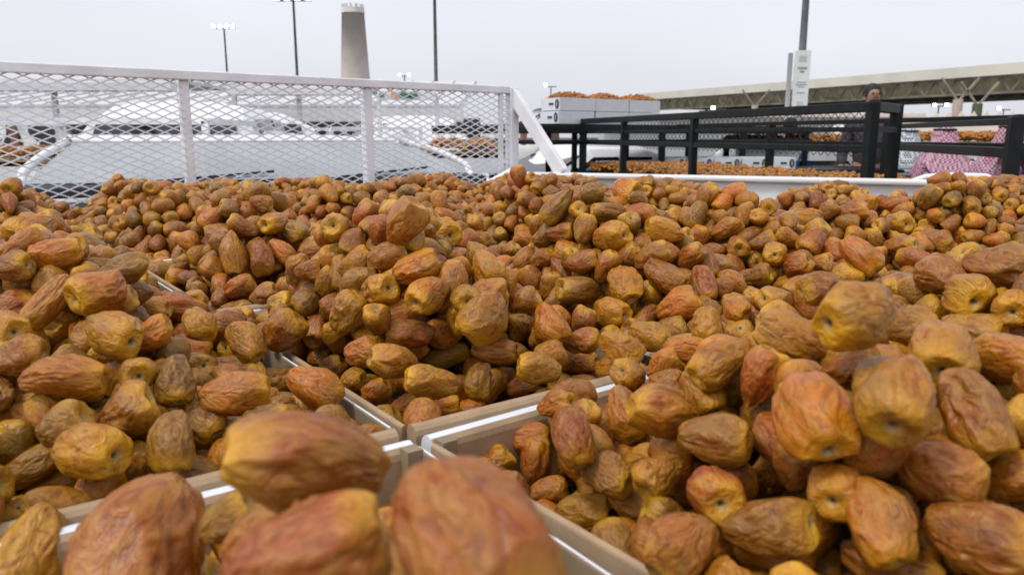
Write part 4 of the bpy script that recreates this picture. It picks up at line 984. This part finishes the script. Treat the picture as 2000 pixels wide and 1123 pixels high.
def mast(px, py, Y, ytop, lamps, label, mt='dark_pole', r0=.09, cat='lamp post', wide=1.0):
    p = atY(px, py, Y); o_ = empty('lamp_post', (p[0], p[1], 0)); tag(o_, label, cat); zt_ = atY(px, ytop, Y)[2]
    MB().tube([(0, 0, 0), (0, 0, zt_)], [r0, r0 * .6], 10).build('pole', M[mt], o_, smooth=True)
    if lamps:
        MB().bar((-wide / 2, 0, zt_), (wide / 2, 0, zt_), .08).build('crossarm', M[mt], o_)
        for k in range(lamps):
            x = -wide / 2 + wide * k / max(lamps - 1, 1)
            l_ = MB().box((x, -.12, zt_ + .1), (.34, .20, .30)).build('floodlight', M['shed_white'], o_, bevel=.03)
            MB().box((x, -.232, zt_ + .1), (.26, .02, .22)).build('lens', M['lamp'], l_)
    return o_
mast(442, 120, 62, 56, 4, 'thin floodlight mast with four bright lamps, left of the tower', 'dark_pole', .10, wide=1.45)
mast(579, 120, 44, 2, 4, 'tall floodlight mast just left of the stone tower', 'dark_pole', .10, wide=1.7)
mast(851, 120, 36, -60, 3, 'tall dark floodlight mast right of the tower', 'dark_pole', .105, wide=1.5)
mast(1570, 60, 14, -120, 2, 'thick grey pole rising behind the white sign', 'grey_pole', .085, wide=1.0)
mast(790, 150, 90, 149, 2, 'distant lamp post with two lamps just over the mesh', 'dark_pole', .10, wide=1.0)
mast(1076, 180, 70, 170, 1, 'distant lamp post above the palm tree', 'dark_pole', .07)
mast(1741, 200, 60, 192, 2, 'distant lamp post under the canopy right of the man', 'dark_pole', .07, wide=.6)
mast(1833, 215, 60, 208, 2, 'distant lamp post between the man and the pinkish column', 'dark_pole', .07, wide=.9)
mast(1522, 205, 60, 199, 2, 'distant lamp post just left of the white sign', 'dark_pole', .07, wide=.7)
mast(1960, 220, 60, 215, 1, 'distant lamp post right of the dark green column', 'dark_pole', .06)
mast(1404, 220, 60, 214, 1, 'distant lamp post above the black cage, left part', 'dark_pole', .07)

sg = empty('sign'); tag(sg, 'tall narrow white notice sign with grey print on a post', 'sign'); sp_ = atY(1562, 160, 12.6)
zt_ = atY(1566, 99, 12.6)[2]; zb_ = atY(1566, 214, 12.6)[2]
MB().box((sp_[0] + .02, sp_[1], (zt_ + zb_) / 2), (.25, .03, zt_ - zb_)).build('board', M['sign_white'], sg, bevel=.004)
MB().tube([(sp_[0] - .165, sp_[1] + .02, 0), (sp_[0] - .165, sp_[1] + .02, zt_ - .04)], .038, 10).build('post', M['shed_white'], sg, smooth=True)
MB().bar((sp_[0] - .165, sp_[1] + .02, zb_ + .25), (sp_[0], sp_[1] + .02, zb_ + .25), .02).build('clamp', M['grey_pole'], sg)
for zz, w_, hh in ((.86, .12, .09), (.70, .15, .035), (.64, .07, .03), (.46, .14, .012), (.42, .17, .016), (.38, .10, .012), (.28, .13, .014), (.10, .10, .06)):
    MB().box((sp_[0] + .02, sp_[1] - .017, zb_ + (zt_ - zb_) * zz), (w_, .004, hh)).build('print_line', M['print_grey'] if hh < .05 else M['sign_print'], sg)

# ------------------------------------------------------------------ palm tree
pt = atY(1078, 250, 26); pl = empty('palm_tree', (pt[0], pt[1], 0)); tag(pl, 'date palm left of the stacked white cartons', 'palm'); zc2 = atY(1080, 222, 26)[2]
MB().tube([(0, 0, 0), (.05, 0, zc2 * .5), (0, 0, zc2)], [.28, .22, .20], 12).build('trunk', M['bark'], pl, smooth=True)
for k in range(46):
    r_ = np.random.default_rng(k); az = r_.uniform(0, 2 * math.pi); el = r_.uniform(-.3, 1.4); Lf = r_.uniform(.55, .95); pts_ = []
    for s_ in np.linspace(0, 1, 7):
        rr2 = Lf * s_; pts_.append(np.array([math.cos(az) * math.cos(el) * rr2, math.sin(az) * math.cos(el) * rr2, zc2 + math.sin(el) * rr2 - .55 * s_ * s_ * Lf]))
    mb = MB(); mb.tube(pts_, [.016] * 6 + [.004], 4)
    for q0, q1 in zip(pts_[1:-1], pts_[2:]):
        dd = q1 - q0; side = np.cross(dd, ZV); side /= np.linalg.norm(side) + 1e-9
        for sgn_ in (-1, 1):
            for h_ in (0, .5):
                b_ = q0 + dd * h_; e_ = b_ + dd * .9 + side * sgn_ * .17 * Lf - ZV * .04
                mb.add([b_, b_ + dd * .28, e_], [(0, 1, 2)])
    mb.build('frond', M['palm_dry'] if el < -.05 else M['palm_leaf'], pl)

# ------------------------------------------------------------------ people
def skin_body(name, joints, edges, mt, parent, sub=2):
    me = bpy.data.meshes.new(name); me.from_pydata([j[0] for j in joints], edges, []); me.materials.append(mt)
    o_ = bpy.data.objects.new(name, me); COL.objects.link(o_); o_.parent = parent
    o_.modifiers.new('skin', 'SKIN'); s_ = o_.modifiers.new('sub', 'SUBSURF'); s_.levels = s_.render_levels = sub
    for i_, j in enumerate(joints): me.skin_vertices[0].data[i_].radius = j[1]
    me.skin_vertices[0].data[0].use_root = True
    for p_ in me.polygons: p_.use_smooth = True
    return o_
def person(loc, rz, label, top='blue', legs='brown_cloth', lean=0.0, arms='down', head='hair', sc_=1.0, kind='shirt'):
    r = empty('person', loc, math.radians(rz)); r.scale = (sc_,) * 3; tag(r, label, 'person')
    ln = lean
    def B(x, y, z):   # lean forward about the hip, towards -y
        dz = z - .95; return (x, y - max(dz, 0) * math.sin(ln), .95 + (dz * math.cos(ln) if dz > 0 else dz))
    J = [(B(0, 0, .95), (.15, .11)), (B(0, 0, 1.2), (.11, .08)), (B(0, 0, 1.36), (.085, .065)), (B(0, -.01, 1.53), (.058, .058)), (B(0, -.02, 1.60), (.062, .07)), (B(0, -.03, 1.70), (.078, .095)), (B(0, -.02, 1.78), (.055, .065))]
    E_ = [(0, 1), (1, 2), (2, 3), (3, 4), (4, 5), (5, 6)]
    for s_ in (-1, 1):
        b_ = len(J)
        hand = {'down': [(.24, .02, 1.16), (.27, -.04, .93), (.275, -.07, .84)], 'reach': [(.25, -.12, 1.2), (.17, -.38, 1.10), (.15, -.46, 1.08)]}[arms]
        J += [(B(s_ * .15, 0, 1.365), (.045, .045))] + [(B(s_ * hand[k][0], hand[k][1], hand[k][2]), ((.048, .048), (.034, .034), (.042, .020))[k]) for k in range(3)]
        E_ += [(2, b_), (b_, b_ + 1), (b_ + 1, b_ + 2), (b_ + 2, b_ + 3)]
        # fingers and thumb
        hx, hy, hz_ = J[b_ + 3][0]
        for f_ in range(4):
            J.append(((hx + (f_ - 1.5) * .017, hy - .03, hz_ - .07 + abs(f_ - 1.4) * .006), (.008, .008))); E_.append((b_ + 3, len(J) - 1))
        J.append(((hx - s_ * .035, hy - .03, hz_ - .02), (.009, .009))); E_.append((b_ + 3, len(J) - 1))
        c_ = len(J); J += [((s_ * .10, 0, .88), (.10, .10)), ((s_ * .105, -.01, .50), (.065, .07)), ((s_ * .11, .02, .09), (.042, .045)), ((s_ * .12, -.13, .04), (.042, .03))]
        E_ += [(0, c_), (c_, c_ + 1), (c_ + 1, c_ + 2), (c_ + 2, c_ + 3)]
    skin_body('body', J, E_, M['skin'], r)
    hx, hy, hz_ = B(0, -.03, 1.70)
    # face
    MB().tube([(hx, hy - .085, hz_ + .03), (hx, hy - .118, hz_ - .012), (hx, hy - .09, hz_ - .022)], [.008, .015, .010], 8).build('nose', M['skin'], r, smooth=True)
    for s_ in (-1, 1):
        MB().tube([(hx + s_ * .032, hy - .088, hz_ + .022), (hx + s_ * .032, hy - .096, hz_ + .022)], [.013, .006], 8).build('eye', M['hair'], r)
        MB().tube([(hx + s_ * .078, hy, hz_ + .02), (hx + s_ * .088, hy + .012, hz_ - .01), (hx + s_ * .078, hy, hz_ - .035)], [.012, .018, .010], 8).build('ear', M['skin'], r, smooth=True)
    MB().bar((hx - .022, hy - .092, hz_ - .045), (hx + .022, hy - .092, hz_ - .045), .01, .008).build('mouth', M['brown_cloth'], r)
    if head == 'hair':
        hm = MB(); th_ = np.linspace(0.01, math.pi * .62, 8)
        hm.tube([(hx, hy + .022 + .03 * (1 - math.cos(t)), hz_ + .035 + .092 * math.cos(t)) for t in th_], [.090 * math.sin(t) ** .9 + .004 for t in th_], 16)
        hm.build('hair', M['hair'], r, smooth=True)
        skin_body('beard', [((hx, hy - .055, hz_ - .075), (.055, .038)), ((hx, hy - .03, hz_ - .045), (.075, .05))], [(0, 1)], M['hair'], r)
    else:
        mt = M[head]
        mb = MB(); rings = [(hz_ + .13, .02, 0), (hz_ + .115, .085, .01), (hz_ + .06, .112, .015), (hz_ - .02, .125, .03), (hz_ - .10, .16, .05), (hz_ - .20, .24, .06), (hz_ - .34, .30, .06), (hz_ - .46, .28, .07)]
        nn_ = 22; o_ = 0
        for (z, rad_, back) in rings:
            for k in range(nn_):
                t = 2 * math.pi * k / nn_; wob = 1 + .05 * math.sin(5 * t + z * 20)
                cut = .80 if (math.sin(t) < -.55 and z < hz_ + .05) else 1.0
                mb.v.append((hx + rad_ * wob * math.cos(t), hy + back + rad_ * .82 * wob * cut * math.sin(t) * (1 if math.sin(t) > 0 else .8), z))
        for i_ in range(len(rings) - 1):
            for k in range(nn_):
                t = 2 * math.pi * (k + .5) / nn_
                if math.sin(t) < -.72 and rings[i_][0] < hz_ + .07: continue
                mb.f.append((i_ * nn_ + k, i_ * nn_ + (k + 1) % nn_, (i_ + 1) * nn_ + (k + 1) % nn_, (i_ + 1) * nn_ + k))
        mb.f.append(tuple(range(nn_)))
        s_ = mb.build('headscarf', mt, r, smooth=True); sm_ = s_.modifiers.new('solid', 'SOLIDIFY'); sm_.thickness = .006
        if head != 'thobe':
            ring = [(hx + .10 * math.cos(t), hy + .012 + .095 * math.sin(t), hz_ + .095) for t in np.linspace(0, 2 * math.pi, 20)]
            MB().tube(ring, .012, 6).build('head_cord', M['black_cloth'], r, smooth=True)
    # garment: inflated torso and sleeves
    G = [(B(0, 0, .93), (.175, .135)), (B(0, 0, 1.2), (.162, .122)), (B(0, 0, 1.40), (.17, .125)), (B(0, .0, 1.49), (.10, .092))]; GE = [(0, 1), (1, 2), (2, 3)]
    for s_ in (-1, 1):
        b_ = len(G); hand = {'down': [(.245, .02, 1.16), (.265, -.03, .98)], 'reach': [(.25, -.12, 1.2), (.18, -.33, 1.12)]}[arms]
        G += [(B(s_ * .19, 0, 1.40), (.078, .078))] + [(B(s_ * hand[k][0], hand[k][1], hand[k][2]), ((.064, .064), (.05, .05))[k]) for k in range(2)]; GE += [(2, b_), (b_, b_ + 1), (b_ + 1, b_ + 2)]
    skin_body('shirt', G, GE, M[top], r)
    T_ = [((0, 0, .95), (.17, .14))]; TE = []
    for s_ in (-1, 1):
        b_ = len(T_); T_ += [((s_ * .10, 0, .84), (.115, .115)), ((s_ * .107, -.01, .50), (.085, .09)), ((s_ * .11, .02, .13), (.068, .07))]; TE += [(0, b_), (b_, b_ + 1), (b_ + 1, b_ + 2)]
    skin_body('trousers', T_, TE, M[legs], r)
    return r
def stand(px, ytop, Y, rz, label, height=1.80, **kw):
    """foot level follows from the head height in view; people high up stand on a platform"""
    p_ = atY(px, ytop, Y); z = p_[2] - height
    if z < 0.04: kw['sc_'] = (p_[2] - .04) / height; z = .04
    if z > .1:
        pf = MB().box((p_[0], p_[1], z / 2), (1.1, 1.0, z)).build('loading_platform', M['black_steel'], bevel=.01); tag(pf, 'dark loading platform under ' + kw.pop('plat'), 'platform')
    kw.pop('plat', None)
    return person((p_[0], p_[1], z), rz, label, **kw)
stand(1706, 169, 8.2, -8, 'dark haired man looking over the black cage', plat='the dark haired man', top='brown_cloth', arms='down')
stand(1541, 236, 8.7, 150, 'man in a blue shirt behind the black cage', top='blue', lean=.15, arms='reach', height=1.78)
stand(1866, 262, 6.6, 165, 'man in a red checked headscarf leaning at the stall', top='shemagh_red', head='shemagh_red', lean=.5, arms='reach', height=1.66)
stand(1812, 268, 7.6, 200, 'man in a grey checked headscarf beside the red headscarf', top='shemagh_grey', head='shemagh_grey', lean=.35, arms='reach', height=1.68)
stand(1935, 262, 6.0, 10, 'man in red checked cloth at the right edge', top='shemagh_red', head='shemagh_red', lean=.3, arms='down', height=1.70)
stand(1655, 246, 9.4, 190, 'man in white beside the stall behind the black cage', top='thobe', legs='thobe', head='thobe', lean=.2)
stand(1022, 240, 11, 10, 'person in pale lilac shirt between post and brace', top='thobe', legs='brown_cloth')
stand(276, 246, 6.2, 170, 'person in a black cloak behind the mesh', top='black_cloth', legs='black_cloth', head='black_cloth')
stand(428, 242, 9.0, 20, 'man in white headscarf behind the mesh, left of centre', top='thobe', legs='thobe', head='thobe')
stand(484, 252, 9.4, -20, 'smaller man in white behind the mesh near the centre', top='thobe', legs='thobe', head='thobe', arms='reach')
stand(28, 236, 9.2, -10, 'man in white at the left end of the mesh', top='thobe', legs='thobe', head='thobe')
